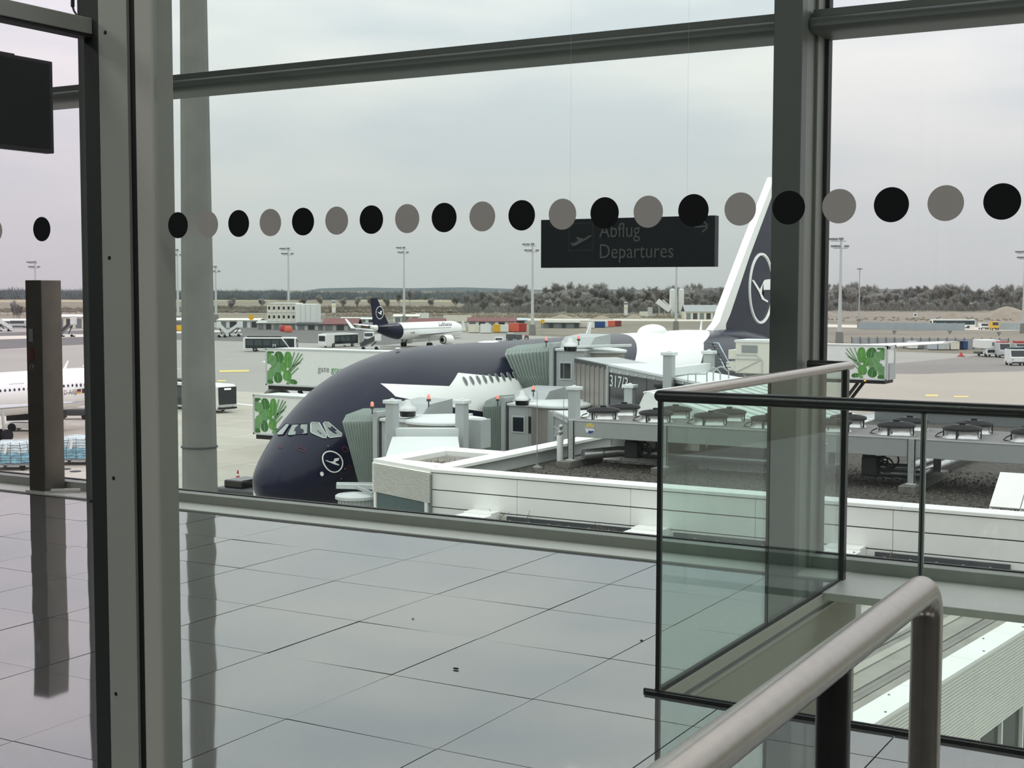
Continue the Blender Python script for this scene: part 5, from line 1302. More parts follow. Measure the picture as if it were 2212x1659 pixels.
# belt loader and hook frame under the left airliner
c = gp(60, 930); lo = thing('belt_loader', 'low white and black loader with orange crate under the left airliner', 'loader', c)
fw = V((.866, .5, 0)); sd = V((-.5, .866, 0)); Pq = lambda a, b, z: c + fw * a + sd * b + V((0, 0, z))
MB().beam(Pq(-1.9, 0, .55), Pq(3.4, 0, .55), 1.9, .5).build('chassis', M_white, lo, bevel=.06)
MB().beam(Pq(-1.8, .0, 1.35), Pq(3.6, .0, 1.55), 1.6, .7).build('belt_frame', M_black, lo, bevel=.08)
MB().beam(Pq(1.2, 0, 2.0), Pq(3.2, 0, 2.1), 1.5, .55).build('orange_crate', M_orange, lo); MB().beam(Pq(1.9, 0, 2.4), Pq(3.2, 0, 2.45), 1.2, .25).build('red_crate', M_red, lo)
for a in (-1.2, 2.4):
    for b in (-1.0, .85): MB().cyl(Pq(a, b, .4), Pq(a, b + .2, .4), .4, n=14).build('wheel', M_tyre, lo)
c = gp(128, 918); hk = thing('tow_hitch_frame', 'black hitch frame showing right of the steel pedestal', 'hitch', c)
MB().tube([c, c + V((0, 0, 1.2)), c + V((.15, 0, 2.0))], .12, n=8).build('upright', M_black, hk); MB().beam(c + V((-.9, -.4, .9)), c + V((.5, .3, .9)), .5, .5).build('coupling', M_black, hk, bevel=.1)
MB().beam(c + V((-.8, -.4, .3)), c + V((0.1, .1, .3)), .4, .3).build('red_block', M_red, hk)
c = gp(168, 905); eg = thing('ground_power_cart', 'dark flat cart under the left airliner beside the mullion', 'cart', c)
MB().beam(c + V((-1.6, -.9, .7)), c + V((1.6, .95, .7)), 1.4, .6).build('body', M_dgrey, eg, bevel=.1); MB().beam(c + V((-1.4, -.8, 1.15)), c + V((1.2, .7, 1.15)), 1.2, .2).build('cover', M_grey, eg)
for a in (-1, 1): MB().cyl(c + V((a, a * .55 - .7, .3)), c + V((a, a * .55 - .5, .3)), .3, n=12).build('wheel', M_tyre, eg)
c = gp(5, 952); 
# traffic cone at the nose
c = gp(514, 1044); cn = thing('traffic_cone', 'orange and white traffic cone on the apron left of the dark nose', 'cone', c)
MB().box(c.x - .24, c.x + .24, c.y - .24, c.y + .24, G, G + .05).build('base', M_red, cn)
for k, (z0, z1) in enumerate(((.05, .25), (.25, .40), (.40, .55), (.55, .68), (.68, .95))):
    f_ = lambda z: .19 * (1 - z / 1.05) + .02
    MB().cyl(c + V((0, 0, z0)), c + V((0, 0, z1)), f_(z0), f_(z1), n=16).build('stripe' if k % 2 else 'cone_band', M_white if k % 2 else M_red, cn, smooth=40)

# ================================================================ masts
M_mast = mat('mast_concrete', (118, 119, 114), .8, var=.12, scale=.8)
pb = ad(432, 1060, 50); zb = G
mm = thing('concrete_light_mast', 'thick tapering concrete light mast standing close outside the facade', 'mast', (pb.x, pb.y, G))
nf = 12
ringsm = []
for z in (G, -7.6, -3.5, -2.37, 1.4, 5, 9, 13, 17.5):
    r_ = .625 - (z + 4) * .0092
    ringsm.append([V((pb.x + r_ * math.cos(2 * PI * k / nf), pb.y + r_ * math.sin(2 * PI * k / nf), z)) for k in range(nf)])
MB().loft(ringsm).build('shaft', M_mast, mm, smooth=20)
zr = ad(432, 964, 50).z; MB().lathe([(.64, -.03), (.66, -.02), (.66, .02), (.64, .03)], (pb.x, pb.y, zr), n=24, cap=False).build('band', M_dgrey, mm)
q = ad(437, 6, 49.4); MB().box(q.x - .09, q.x + .09, q.y - .1, q.y + .1, q.z - .45, q.z + 1.4).build('ladder_box', M_grey, mm); 
for k in range(5): MB().box(q.x - .06, q.x + .06, q.y - .13, q.y - .1, q.z - .3 + .22 * k, q.z - .22 + .22 * k).build('ladder_rung', M_lgrey, mm)
q = ad(400, 238, 49.4); MB().ball(q, .09, n=10, m=6).cyl(q, q + V((0, 0, -.18)), .06, n=10).build('camera', M_white, mm)
def far_mast(px, yt, yb, label, heads=True, rb=.55, thin=False):
    b = gp(px, yb); D = (b - CP).dot(FW); t = ad(px, yt, D); hgt = t.z - G
    m = thing('floodlight_mast', label, 'mast', b, 'floodlight masts across the airfield')
    MB().cyl(b, V((b.x, b.y, t.z)), rb, rb * .45, n=10).build('pole', M_lgrey if not thin else M_grey, m, smooth=60)
    MB().cyl(b, b + V((0, 0, 3.2)), rb * 2.0, rb * 1.7, n=10).build('base', M_conc, m)
    if heads:
        fr = MB(); U = V((.866, .5, 0))
        z = t.z
        fr.beam(V((b.x, b.y, z - .4)) - U * 2.6, V((b.x, b.y, z - .4)) + U * 1.2, .18, .18).beam(V((b.x, b.y, z - 2.2)) - U * 2.0, V((b.x, b.y, z - 2.2)) + U * 1.6, .18, .18)
        fr.build('lamp_frame', M_grey, m)
        for du_, dz in ((-2.6, .1), (-1.4, .1), (0, .2), (-2.0, -1.7), (-.8, -1.7), (1.4, -1.7)):
            c = V((b.x, b.y, z + dz)) + U * du_; MB().beam(c - U * .55, c + U * .55, .8, .5).build('lamp', M_mgrey, m)
    else:
        MB().lathe([(1.1, 0), (1.1, .3), (.3, .5)], (b.x, b.y, t.z), n=12).build('lamp', M_mgrey, m)
    return m
for px, yt, yb, lb in ((78, 567, 700, 'leftmost floodlight mast, rising behind the steel pedestal'), (348, 576, 700, 'floodlight mast just right of the broad mullion'), (467, 577, 696, 'floodlight mast right of the thick concrete mast'), (385, 541, 700, 'floodlight mast showing only lamps left of the thick concrete mast'), (624, 538, 707, 'floodlight mast in front of the white container office'),
                       (873, 536, 700, 'floodlight mast behind the navy tail fin'), (1150, 529, 724, 'floodlight mast beside the red and white containers'), (1460, 560, 714, 'floodlight mast whose head is hidden by the departures sign'), (1813, 518, 744, 'tall floodlight mast right of the dark window column'), (2210, 545, 720, 'floodlight mast at the right edge')):
    far_mast(px, yt, yb, lb)
far_mast(1855, 582, 708, 'slim street light mast in front of the right wood', False, .3, True)

# ================================================================ FAR APRON: sheds, containers, vehicles
class FB:
    """frame of a far box: left and right foot pixels, top pixel, depth behind"""
    def __init__(s, px0, px1, yt, yb, dep):
        s.A = az(px0, yb, G); b = az(px1, yb, G); D = (s.A - CP).dot(FW)
        b2 = ad(px1, yb, D); b2.z = G; s.W = (b2 - s.A).length; s.U = (b2 - s.A).normalized(); s.N = V((-s.U.y, s.U.x, 0))
        s.H = (yb - yt) * D / FPX; s.D = dep; s.m = D / FPX
    def P(s, u, n, z): return s.A + s.U * u + s.N * n + V((0, 0, z))
    def box(s, mb, u0, u1, n0, n1, z0, z1): return mb.extr([s.P(u0, n0, z0), s.P(u1, n0, z0), s.P(u1, n1, z0), s.P(u0, n1, z0)], (0, 0, z1 - z0))
    def mid(s): return s.P(s.W / 2, s.D / 2, 0)
def container(px0, px1, yt, yb, m, label, dep=2.5, group=None):
    f = FB(px0, px1, yt, yb, dep); t = thing('freight_container', label, 'container', f.mid(), group)
    f.box(MB(), 0, f.W, 0, dep, .15, f.H).build('body', m, t)
    mb = MB(); n = max(3, int(f.W / .7))
    for k in range(n + 1):
        u = f.W * k / n; f.box(mb, u - .05, u + .05, -.06, 0, .15, f.H)
    f.box(mb, 0, f.W, -.06, .0, f.H - .12, f.H); f.box(mb, 0, f.W, -.06, 0, .15, .3)
    mb.build('frame_ribs', m, t)
    f.box(MB(), .1, f.W - .1, .1, dep - .1, 0, .15).build('skids', M_dgrey, t)
    return t
def shed(px0, px1, yt, yb, mw, mr, label, dep=8, doors=3, slope=.25, name='apron_shed', cat='shed'):
    f = FB(px0, px1, yt, yb, dep); t = thing(name, label, cat, f.mid())
    rh = f.H * slope
    f.box(MB(), 0, f.W, 0, dep, 0, f.H - rh).build('walls', mw, t)
    MB().extr([f.P(-.3, -.6, f.H - rh - .1), f.P(-.3, dep * .5, f.H), f.P(-.3, dep + .6, f.H - rh - .1), f.P(-.3, dep + .6, f.H - rh + .1), f.P(-.3, dep * .5, f.H + .2), f.P(-.3, -.6, f.H - rh + .1)], f.U * (f.W + .6)).build('roof', mr, t)
    for k in range(doors):
        u = f.W * (k + .5) / doors; w2 = f.W / doors * .33
        f.box(MB(), u - w2, u + w2, -.05, 0, 0.1, (f.H - rh) * .82).build('door', M_dgrey if k % 2 else M_mgrey, t)
    return t
def stairs(px0, px1, yt, yb, label, flip=False, cover=None):
    """mobile passenger stairs; the flight climbs towards px1 (or px0 when flip)"""
    f = FB(px0, px1, yt, yb, 2.2); t = thing('mobile_stairs', label, 'mobile stairs', f.mid())
    q = (lambda u, n, z: f.P(f.W - u, n, z)) if flip else f.P
    a, b = (0.2, .6), (f.W * .72, f.H * .62)
    MB().extr([q(a[0], .2, a[1]), q(b[0], .2, b[1]), q(b[0], .2, b[1] - .35), q(a[0], .2, a[1] - .35)], f.N * 1.6).build('flight', M_mgrey, t)
    for n in (.1, 1.8): MB().extr([q(a[0], n, a[1]), q(b[0], n, b[1]), q(b[0], n, b[1] + 1.0), q(a[0], n, a[1] + 1.0)], f.N * .1).build('side_panel', M_white if not cover or n > 1 else cover, t)
    MB().extr([q(b[0], .1, b[1] - .3), q(f.W, .1, b[1] - .3), q(f.W, .1, b[1]), q(b[0], .1, b[1])], f.N * 1.9).build('platform', M_lgrey, t)
    for n in (.1, 1.8): MB().extr([q(b[0], n, b[1]), q(f.W, n, b[1]), q(f.W, n, f.H), q(b[0], n, f.H)], f.N * .1).build('platform_panel', M_white, t)
    MB().extr([q(.1, .1, .35), q(f.W * .95, .1, .35), q(f.W * .95, .1, .8), q(.1, .1, .8)], f.N * 2.0).build('chassis', M_white, t)
    for u in (.9, f.W * .8):
        for n in (0, 1.9): MB().cyl(q(u, n, .4), q(u, n + .2, .4), .4, n=12).build('wheel', M_tyre, t)
    MB().beam(q(f.W * .55, 1, .8), q(f.W * .8, 1, b[1] - .3), .25, .25).build('lift_strut', M_dgrey, t)
    return t
def van(px0, px1, yt, yb, m, label, front=True, extra=None, name='service_van', cat='van'):
    f = FB(px0, px1, yt, yb, 3.6); t = thing(name, label, cat, f.mid())
    MB().extr([f.P(0, 0, .4), f.P(0, 3.6, .4), f.P(0, 3.6, f.H), f.P(0, .7, f.H), f.P(0, .25, f.H * .55), f.P(0, 0, f.H * .5)], f.U * f.W).build('body', m, t, bevel=.06)
    MB().extr([f.P(.15, .24, f.H * .56), f.P(f.W - .15, .24, f.H * .56), f.P(f.W - .15, .62, f.H * .93), f.P(.15, .62, f.H * .93)], f.N * -.06).build('windscreen', M_wing, t)
    f.box(MB(), .1, f.W - .1, -.06, 0, .4, .7).build('bumper', M_dgrey, t)
    for u in (.1, f.W - .45): f.box(MB(), u, u + .35, -.05, 0, f.H * .34, f.H * .46).build('headlamp', M_lgrey, t)
    for u in (0, f.W - .25):
        for n in (.5, 2.6): MB().cyl(f.P(u, n, .4), f.P(u + .25, n, .4), .4, n=12).build('wheel', M_tyre, t)
    if extra: f.box(MB(), .2, f.W - .2, .8, 3.2, f.H, f.H + extra[1]).build('top_box', extra[0], t)
    return t
M_roofred = mat('roof_dark_red', (116, 74, 72), .7, var=.1, scale=.4)
M_cladd = mat('cladding_cream', (216, 212, 196), .6, var=.06, scale=.3)
M_shedg = mat('shed_grey', (168, 168, 160), .7, var=.1, scale=.3)
# white container offices, three storeys
f = FB(577, 640, 655, 712, 16); t = thing('container_office', 'white three storey container office block behind a floodlight mast', 'building', f.mid())
f.box(MB(), 0, f.W, 0, 16, 0, f.H).build('front_block', M_offw, t)
f2 = FB(640, 683, 657, 712, 14); f2.box(MB(), 0, f2.W, -1.5, 12, 0, f2.H).build('side_block', M_white, t)
for st in range(3):
    z0 = f.H * (st + .12) / 3; 
    for c in range(6):
        u = f.W * (c + .25) / 6; o = f.box(MB(), u, u + f.W * .07, -.06, 0, z0 + .5, z0 + 1.5).build('window', M_wing, t)
    f.box(MB(), 0, f.W, -.12, 0, f.H * (st + 1) / 3 - .25, f.H * (st + 1) / 3 - .05).build('storey_joint', M_lgrey, t)
for c in range(1, 6): f.box(MB(), f.W * c / 6 - .06, f.W * c / 6 + .06, -.1, 0, 0, f.H).build('unit_joint', M_lgrey, t)
for c in range(1, 4): f2.box(MB(), f2.W * c / 4 - .05, f2.W * c / 4 + .05, -1.6, -1.5, 0, f2.H).build('unit_joint', M_lgrey, t)
# sheds and stores in the middle distance
shed(345, 395, 688, 712, M_cladd, M_white, 'cream store between the broad mullion and the concrete mast', 10, 3, .15)
shed(-40, 52, 690, 706, M_shedg, M_white, 'grey white store at the left edge behind the pedestal', 10, 4, .2)
shed(120, 200, 681, 709, M_cladd, M_white, 'cream store with dark doors right of the pedestal', 10, 4, .12)
shed(470, 560, 689, 708, M_white, M_offw, 'long white store left of the container office', 12, 4, .15)
shed(555, 640, 694, 712, M_shedg, M_lgrey, 'grey store with dark doors in front of the container office', 10, 5, .2)
shed(640, 705, 698, 713, M_lgrey, M_dgrey, 'low grey store right of the container office foot', 8, 3, .2)
shed(698, 772, 689, 714, M_shedg, M_roofred, 'shed with dark red pitched roof left of the navy tail fin', 12, 3, .45)
shed(735, 812, 687, 697, M_white, M_white, 'long white store behind the dark red shed', 8, 4, .2)
shed(770, 812, 700, 712, mat('timber_brown', (156, 124, 84), .8), M_dgrey, 'brown timber store behind the winglet', 6, 2, .2)
shed(850, 905, 680, 697, M_white, M_offw, 'white store behind the smaller airliner fuselage', 8, 3, .2)
shed(880, 960, 689, 703, M_shedg, M_roofred, 'left long shed with dark red roof above the smaller airliner', 10, 4, .5)
shed(1010, 1115, 687, 703, M_white, M_roofred, 'long shed with dark red roof behind the containers', 10, 5, .45)
shed(1080, 1138, 688, 700, M_lgrey, mat('roof_pale_blue', (176, 190, 190), .5), 'store with pale blue grey roof behind the red containers', 8, 2, .3)
container(898, 926, 676, 690, M_white, 'small white site container on the store roofs behind the smaller airliner')
container(958, 1018, 681, 696, M_offw, 'cream trailer with dark side panel behind the smaller airliner nose')
f = FB(972, 1003, 685, 693, 1); t = thing('banner_panel', 'dark banner with yellow patch on the cream trailer', 'banner', f.P(f.W / 2, -1, 0))
f.box(MB(), 0, f.W * .8, -.5, -.3, .4, f.H).build('dark_field', M_dgrey, t); f.box(MB(), f.W * .8, f.W * 1.1, -.5, -.3, .4, f.H).build('yellow_field', M_yellow, t)
for k, (a, b, yt, yb, m, lb) in enumerate(((1066, 1080, 701, 718, M_yellow, 'yellow container beside the smaller airliner nose'), (1081, 1098, 702, 718, M_white, 'white container between the yellow and red containers'), (1099, 1121, 698, 717, M_orange, 'left orange red container of a pair'), (1121, 1137, 699, 717, M_red, 'right orange red container of a pair'),
                                       (1250, 1266, 697, 708, M_offw, 'cream container left end of the distant row'), (1268, 1284, 696, 709, M_white, 'white container beside the blue one'), (1285, 1307, 695, 708, M_blue, 'dark blue container in the distant row'), (1308, 1313, 695, 707, M_white, 'narrow white container between blue and red'), (1314, 1328, 693, 706, M_orange, 'orange red container in the distant row'), (1329, 1342, 693, 705, mat('maroon_paint', (128, 62, 66), .6), 'maroon container at the right end of the distant row'))):
    container(a, b, yt, yb, m, lb, 4)
shed(1170, 1252, 695, 709, mat('dull_green_grey', (112, 122, 116), .8, var=.15, scale=.3), M_shedg, 'long dull green grey store behind the yellow road sign', 8, 6, .12)
# trucks and vans near the smaller airliner
container(1012, 1034, 701, 719, M_offw, 'cream lorry body behind the engine'); container(1038, 1060, 700, 720, M_white, 'white lorry body with dark blue mark')
f = FB(1044, 1056, 703, 716, 1); tag(MB().extr([f.P(f.W, -.3, 0), f.P(f.W, -.3, f.H), f.P(f.W * .55, -.3, f.H * .9), f.P(f.W * .45, -.3, f.H * .35), f.P(0, -.3, f.H * .15), f.P(.2, -.3, 0)], f.N * .1).build('lorry_mark', M_dblue), 'dark blue curved mark on the side of the white lorry body', 'mark')
van(1069, 1086, 729, 742, M_white, 'white service van right of the engine'); van(1093, 1112, 722, 741, M_dgrey, 'dark van beside the white service van', True, (M_lgrey, .3)); van(1112, 1128, 723, 741, M_dgrey, 'second dark van left of the folding canopy'); van(1133, 1142, 724, 733, M_red, 'small red vehicle at the foot of a floodlight mast')
van(786, 806, 718, 738, M_white, 'white lorry behind the stairs under the winglet', name='service_lorry', cat='lorry')
stairs(776, 822, 722, 756, 'grey passenger stairs with dark panels below the navy tail cone', False, M_dgrey)
stairs(126, 162, 683, 728, 'white passenger stairs right of the pedestal top', False, M_dgrey); stairs(-8, 24, 688, 716, 'white passenger stairs at the left edge', True)
stairs(340, 362, 698, 722, 'white stairs at the edge of the broad mullion', True); stairs(468, 492, 695, 729, 'left white passenger stairs right of the concrete mast', True); stairs(488, 522, 694, 727, 'right white passenger stairs beside the yellow round sign')
van(20, 52, 692, 708, M_lgrey, 'pale grey plane tug at the left edge', name='plane_tug', cat='tug'); van(345, 362, 700, 714, M_offw, 'cream tug right of the mullion', name='plane_tug', cat='tug')
container(362, 392, 703, 715, M_yellow, 'orange yellow loader behind the tug'); 
# yellow round and square signs
def sign_post(px, yt, ys, yb, m, label, rnd=False):
    b = gp(px, yb); D = (b - CP).dot(FW); t0, t1 = ad(px, yt, D), ad(px, ys, D); s = thing('sign_post', label, 'sign', b); w_ = (t0.z - t1.z) / 2 * 1.05
    MB().cyl(b, V((b.x, b.y, t0.z)), .09, n=6).build('post', M_grey, s); U = V((.866, .5, 0)); c = V((b.x, b.y, (t0.z + t1.z) / 2))
    MB().extr([c + U * (w_ * math.cos(k)) + V((0, 0, w_ * math.sin(k))) for k in ([2 * PI * i / 14 for i in range(14)] if rnd else [PI / 4 + PI / 2 * i for i in range(4)])], (.05, -.09, 0)).build('board', m, s)
sign_post(543, 679, 691, 716, M_yellow, 'yellow round sign on a post right of the white stairs', True); sign_post(1172, 689, 700, 722, M_yellow, 'yellow square sign on a post right of a floodlight mast')
for px, py, c, lb in ((613, 716, M_red, 'dark red round tank near the mast foot'), (623, 718, M_orange, 'orange box near the mast foot')):
    b = gp(px, py); t = thing('ground_tank', lb, 'tank', b); MB().lathe([(0, 0), (1.2, .1), (1.4, 1.0), (.9, 2.0), (0, 2.2)], b, n=14).build('drum', c, t, smooth=50); MB().cyl(b + V((0, 0, 2.1)), b + V((0, 0, 2.5)), .3, n=8).build('lid', M_dgrey, t)
# information totems
def totem(px, yt, yb, label):
    f = FB(px - 4, px + 4, yt, yb, .8); t = thing('totem_sign', label, 'sign', f.mid())
    f.box(MB(), 0, f.W, 0, .8, 0, f.H).build('slab', M_white, t); f.box(MB(), 0, f.W, -.08, 0, f.H * .8, f.H * .92).build('blue_band', M_mgrey, t); f.box(MB(), f.W * .2, f.W * .9, -.08, 0, f.H * .45, f.H * .6).build('yellow_band', mat('pale_yellow', (220, 206, 140), .6), t)
totem(721, 649, 676, 'white totem sign right of the container office'); totem(1352, 652, 681, 'white totem sign left of the concrete plant')
# concrete plant
f = FB(1415, 1480, 625, 684, 12); t = thing('concrete_plant', 'white concrete mixing plant with twin silos and a slanted conveyor', 'plant', f.mid())
for k, px in enumerate((1452, 1471)):
    c = gp(px, 684); D = (c - CP).dot(FW); z1 = ad(px, 626, D).z; z0 = ad(px, 671, D).z; r = 6.2 * D / FPX
    MB().lathe([(r * .3, z0 - 3), (r, z0), (r, z1), (r * .5, z1 + .5), (0, z1 + .6)], (c.x, c.y, 0), n=22).build('silo', M_white, t, smooth=40)
    for a in range(4): MB().cyl((c.x + r * .8 * math.cos(a * PI / 2 + .7), c.y + r * .8 * math.sin(a * PI / 2 + .7), G), (c.x + r * .8 * math.cos(a * PI / 2 + .7), c.y + r * .8 * math.sin(a * PI / 2 + .7), z0), .25, n=6).build('silo_leg', M_grey, t)
    lr_ = MB()
    for a in range(12): lr_.beam((c.x + r * math.cos(a * .52), c.y + r * math.sin(a * .52), z1), (c.x + r * math.cos(a * .52), c.y + r * math.sin(a * .52), z1 + 1.3), .12, .12)
    lr_.build('silo_rail', M_grey, t)
D = (gp(1440, 684) - CP).dot(FW); ca, cb = ad(1447, 670, D), ad(1420, 650, D)
MB().beam(ca, cb, 3.0, 2.8).build('conveyor', M_white, t); MB().beam(ca + V((0, 0, 2.2)), ad(1432, 648, D), .5, .5).build('conveyor_truss', M_white, t)
for px in (1424, 1436): b = gp(px, 684); MB().cyl(b, ad(px, 662, D), .35, n=6).build('support', M_grey, t)
container(1382, 1400, 673, 685, M_offw, 'low white site hut left of the concrete plant'); container(1400, 1409, 664, 684, M_lgrey, 'tall narrow grey site hut beside the concrete plant')
shed(1480, 1552, 660, 690, M_cladd, mat('roof_grey_metal', (150, 154, 154), .5, metal=.2), 'cream hall with grey arched roof behind the tail fin', 14, 5, .45); container(1525, 1548, 680, 688, M_red, 'red container in front of the cream hall')
for k, (px, yb, w_, h_, lb) in enumerate(((1215, 687, 6, 1.8, 'pale sand heap left of the white road sign'), (1300, 690, 6, 1.8, 'sand heap left of the totem sign'), (1370, 688, 5, 2, 'sand heap right of the totem sign'), (2175, 688, 15, 6, 'large sand heap at the right edge of the wood'), (2060, 692, 7, 4, 'sand heap behind the articulated bus'), (1770, 682, 9, 4, 'sand heap right of the dark window column'), (1556, 684, 8, 5, 'sand heap beside the tail fin'))):
    c = gp(px, yb); rr = random.Random(k); rg = []
    for v, s in ((0, 1), (.35, .72), (.65, .45), (.9, .2), (1, .02)):
        rg.append([c + V((w_ * s * math.cos(2 * PI * i / 18) * rr.uniform(.85, 1.12), w_ * .7 * s * math.sin(2 * PI * i / 18), h_ * v)) for i in range(18)])
    tag(MB().loft(rg).build('sand_heap', mat('sand', (146, 137, 122), .95, var=.12, scale=.3), None, smooth=70), lb, 'sand heap')
# ---- right side: barrier, blast fence, baggage containers, vehicles
M_bar = mat('barrier_blue_grey', (160, 172, 176), .7, var=.05, scale=.3)
def wallrun(px0, y0, px1, y1, hpx, n, name, label, m, cat):
    a, b = gp(px0, y0), gp(px1, y1); t = thing(name, label, cat, a.lerp(b, .5)); D = (a - CP).dot(FW); h_ = hpx * D / FPX; d = (b - a)
    for k in range(n): MB().beam(a + d * (k / n) + d.normalized() * .05 + V((0, 0, h_ / 2)), a + d * ((k + 1) / n) - d.normalized() * .05 + V((0, 0, h_ / 2)), .4, h_).build('panel', m, t)
    for k in range(n + 1): MB().beam(a + d * (k / n) + V((0, 0, 0)), a + d * (k / n) + V((0, 0, h_ + .15)), .3, .5).build('post', M_grey, t)
    return t
wallrun(1855, 711, 2082, 714, 15, 11, 'site_barrier', 'long blue grey barrier wall in front of the articulated bus', M_bar, 'barrier'); wallrun(2158, 712, 2300, 717, 15, 7, 'site_barrier', 'blue grey barrier wall at the right edge', M_bar, 'barrier')
a, b = gp(1840, 752), gp(2180, 755); bf = thing('blast_fence', 'grey slatted blast fence leaning back behind the baggage containers', 'fence', a.lerp(b, .5)); d = b - a; n = 18
D = (a - CP).dot(FW); h_ = 22 * D / FPX; nb = V((-d.y, d.x, 0)).normalized()
for k in range(n):
    p, q = a + d * (k / n) + d.normalized() * .1, a + d * ((k + 1) / n) - d.normalized() * .1
    MB().extr([p, q, q + nb * 1.4 + V((0, 0, h_)), p + nb * 1.4 + V((0, 0, h_))], nb * .1).build('panel', mat('fence_grey', (128, 130, 130), .6, var=.06), bf)
for k in range(n + 1):
    p = a + d * (k / n) - nb * .12; MB().beam(p, p + nb * 1.4 + V((0, 0, h_ + .2)), .18, .25).build('post', M_dgrey, bf)
for px0, px1, yt, yb, m, lb in ((1964, 1982, 737, 754, M_white, 'white baggage container at the left of the row'), (1983, 1996, 738, 754, M_mgrey, 'dark grey baggage container beside the left white one'), (2009, 2024, 739, 756, mat('pale_steel_blue', (186, 196, 204), .5), 'pale blue steel baggage container'), (2027, 2050, 738, 756, M_lgrey, 'light grey baggage container in the middle of the row'), (2054, 2072, 738, 756, M_offw, 'cream baggage container left of the blue ones'), (2073, 2080, 737, 755, M_dblue, 'narrow navy baggage container'), (2081, 2090, 737, 755, M_blue, 'blue baggage container at the right of the row')):
    container(px0, px1, yt, yb, m, lb, 2.2)
def hi_lift(px0, px1, yt, yb, label):
    f = FB(px0, px1, yt, yb, 7); t = thing('hi_loader', label, 'truck', f.mid())
    f.box(MB(), 0, f.W, 0, 6, f.H * .5, f.H * .98).build('box_body', M_white, t, bevel=.05); f.box(MB(), f.W * .2, f.W * .92, -.6, 1.8, .5, f.H * .46).build('cab', M_white, t, bevel=.1)
    f.box(MB(), f.W * .26, f.W * .86, -.68, -.6, f.H * .26, f.H * .43).build('windscreen', M_wing, t); f.box(MB(), f.W * .55, f.W * .8, -.06, 0, f.H * .66, f.H * .86).build('side_window', M_mgrey, t)
    f.box(MB(), .2, f.W - .2, 1.8, 6, .5, .9).build('chassis', M_dgrey, t)
    for u in (f.W * .2, f.W * .8):
        for n_ in (.3, 4.5): MB().cyl(f.P(u, n_, .45), f.P(u + .25, n_, .45), .45, n=12).build('wheel', M_tyre, t)
hi_lift(2121, 2160, 734, 771, 'white loader truck with raised box near the right edge')
van(2160, 2184, 741, 773, M_lgrey, 'grey truck with open front beside the white loader', name='apron_truck', cat='truck', extra=(M_red, .25)); van(2184, 2216, 755, 790, M_white, 'white truck with dark windscreen at the right edge', name='apron_truck', cat='truck', extra=(mat('teal_dark', (34, 70, 72), .5), .3))
van(2196, 2220, 742, 756, M_lgrey, 'pale vehicle with red beacons behind the white truck', name='apron_truck', cat='truck', extra=(M_red, .5)); van(2120, 2136, 698, 712, M_white, 'white tanker lorry right of the barrier gap', name='service_lorry', cat='lorry'); van(2144, 2158, 695, 713, M_yellow, 'yellow dumper right of the white tanker', name='dumper', cat='lorry')
b = gp(2076, 770); t = thing('traffic_cone', 'small red cone on the apron in front of the baggage containers', 'cone', b); MB().cyl(b, b + V((0, 0, .9)), .55, .12, n=12).build('cone_body', M_red, t); MB().cyl(b, b + V((0, 0, .15)), .8, n=12).build('base', M_red, t)
for px, py, lb in ((1932, 722, 'left grey taxiway sign board'), (2052, 722, 'dark taxiway sign board'), (2158, 725, 'right grey taxiway sign board')):
    f = FB(px - 4, px + 4, py - 8, py, .3); t = thing('taxiway_sign', lb, 'sign', f.mid()); f.box(MB(), 0, f.W, 0, .3, .5, f.H).build('board', M_mgrey, t); f.box(MB(), f.W * .4, f.W * .6, 0, .2, 0, .5).build('foot', M_dgrey, t)
f = FB(1973, 1981, 676, 692, .3); t = thing('round_mark_board', 'white board with dark round mark in the sandy field', 'sign', f.mid()); f.box(MB(), 0, f.W, 0, .3, f.H * .45, f.H).build('board', M_white, t); c = f.P(f.W / 2, -.02, f.H * .74); MB().cyl(c, c - f.N * .05, f.W * .28, n=12).build('mark', M_dgrey, t); f.box(MB(), f.W * .4, f.W * .6, 0, .2, 0, f.H * .45).build('post', M_grey, t)
shed(2095, 2113, 655, 668, M_lgrey, M_offw, 'small pale hut at the edge of the right wood', 8, 3, .15)
# ================================================================ TREES
M_bark = mat('bare_twigs', (154, 152, 148), .95, var=.25, scale=.2); M_bark2 = mat('bare_twigs_brown', (157, 153, 147), .95, var=.25, scale=.2); M_bark3 = mat('bare_twigs_dark', (140, 140, 137), .95, var=.2, scale=.2)
def bare_tree(seed, h, wide, dense):
    r = random.Random(seed); tr, cr = MB(), MB()
    def branch(p, d, ln, rad, lv):
        q = p + d * ln
        (tr if lv < 2 else cr).cyl(p, q, rad, rad * .6, n=4 if lv < 2 else 3, cap=False)
        if lv >= 4: return
        for k in range((9, 4, 4, 3)[lv]):
            t = r.uniform(.22, 1.0) if lv == 0 else r.uniform(.4, 1.0); a = r.uniform(0, 2 * PI); sp_ = r.uniform(.3, .7) * wide
            nd = (d + V((math.cos(a), math.sin(a), r.uniform(-.05, .6))) * sp_).normalized()
            branch(p + d * ln * t, nd, ln * r.uniform(.5, .72) * (1 if lv else 1.15 - .35 * t), rad * .5, lv + 1)
    branch(V((0, 0, 0)), V((r.gauss(0, .04), r.gauss(0, .04), 1)).normalized(), h * .40, h * .016, 0)
    ends = [cr.v[i] for i in range(0, len(cr.v), 3)]
    for k in range(dense):
        p = r.choice(ends); d = V((r.gauss(0, 1), r.gauss(0, 1), r.gauss(.35, .7))).normalized() * r.uniform(.05, .11) * h
        s = d.orthogonal().normalized() * h * .0036
        cr.add([p - s, p + s, p + d], [(0, 1, 2)])
    return tr, cr
protos = []; TH = []
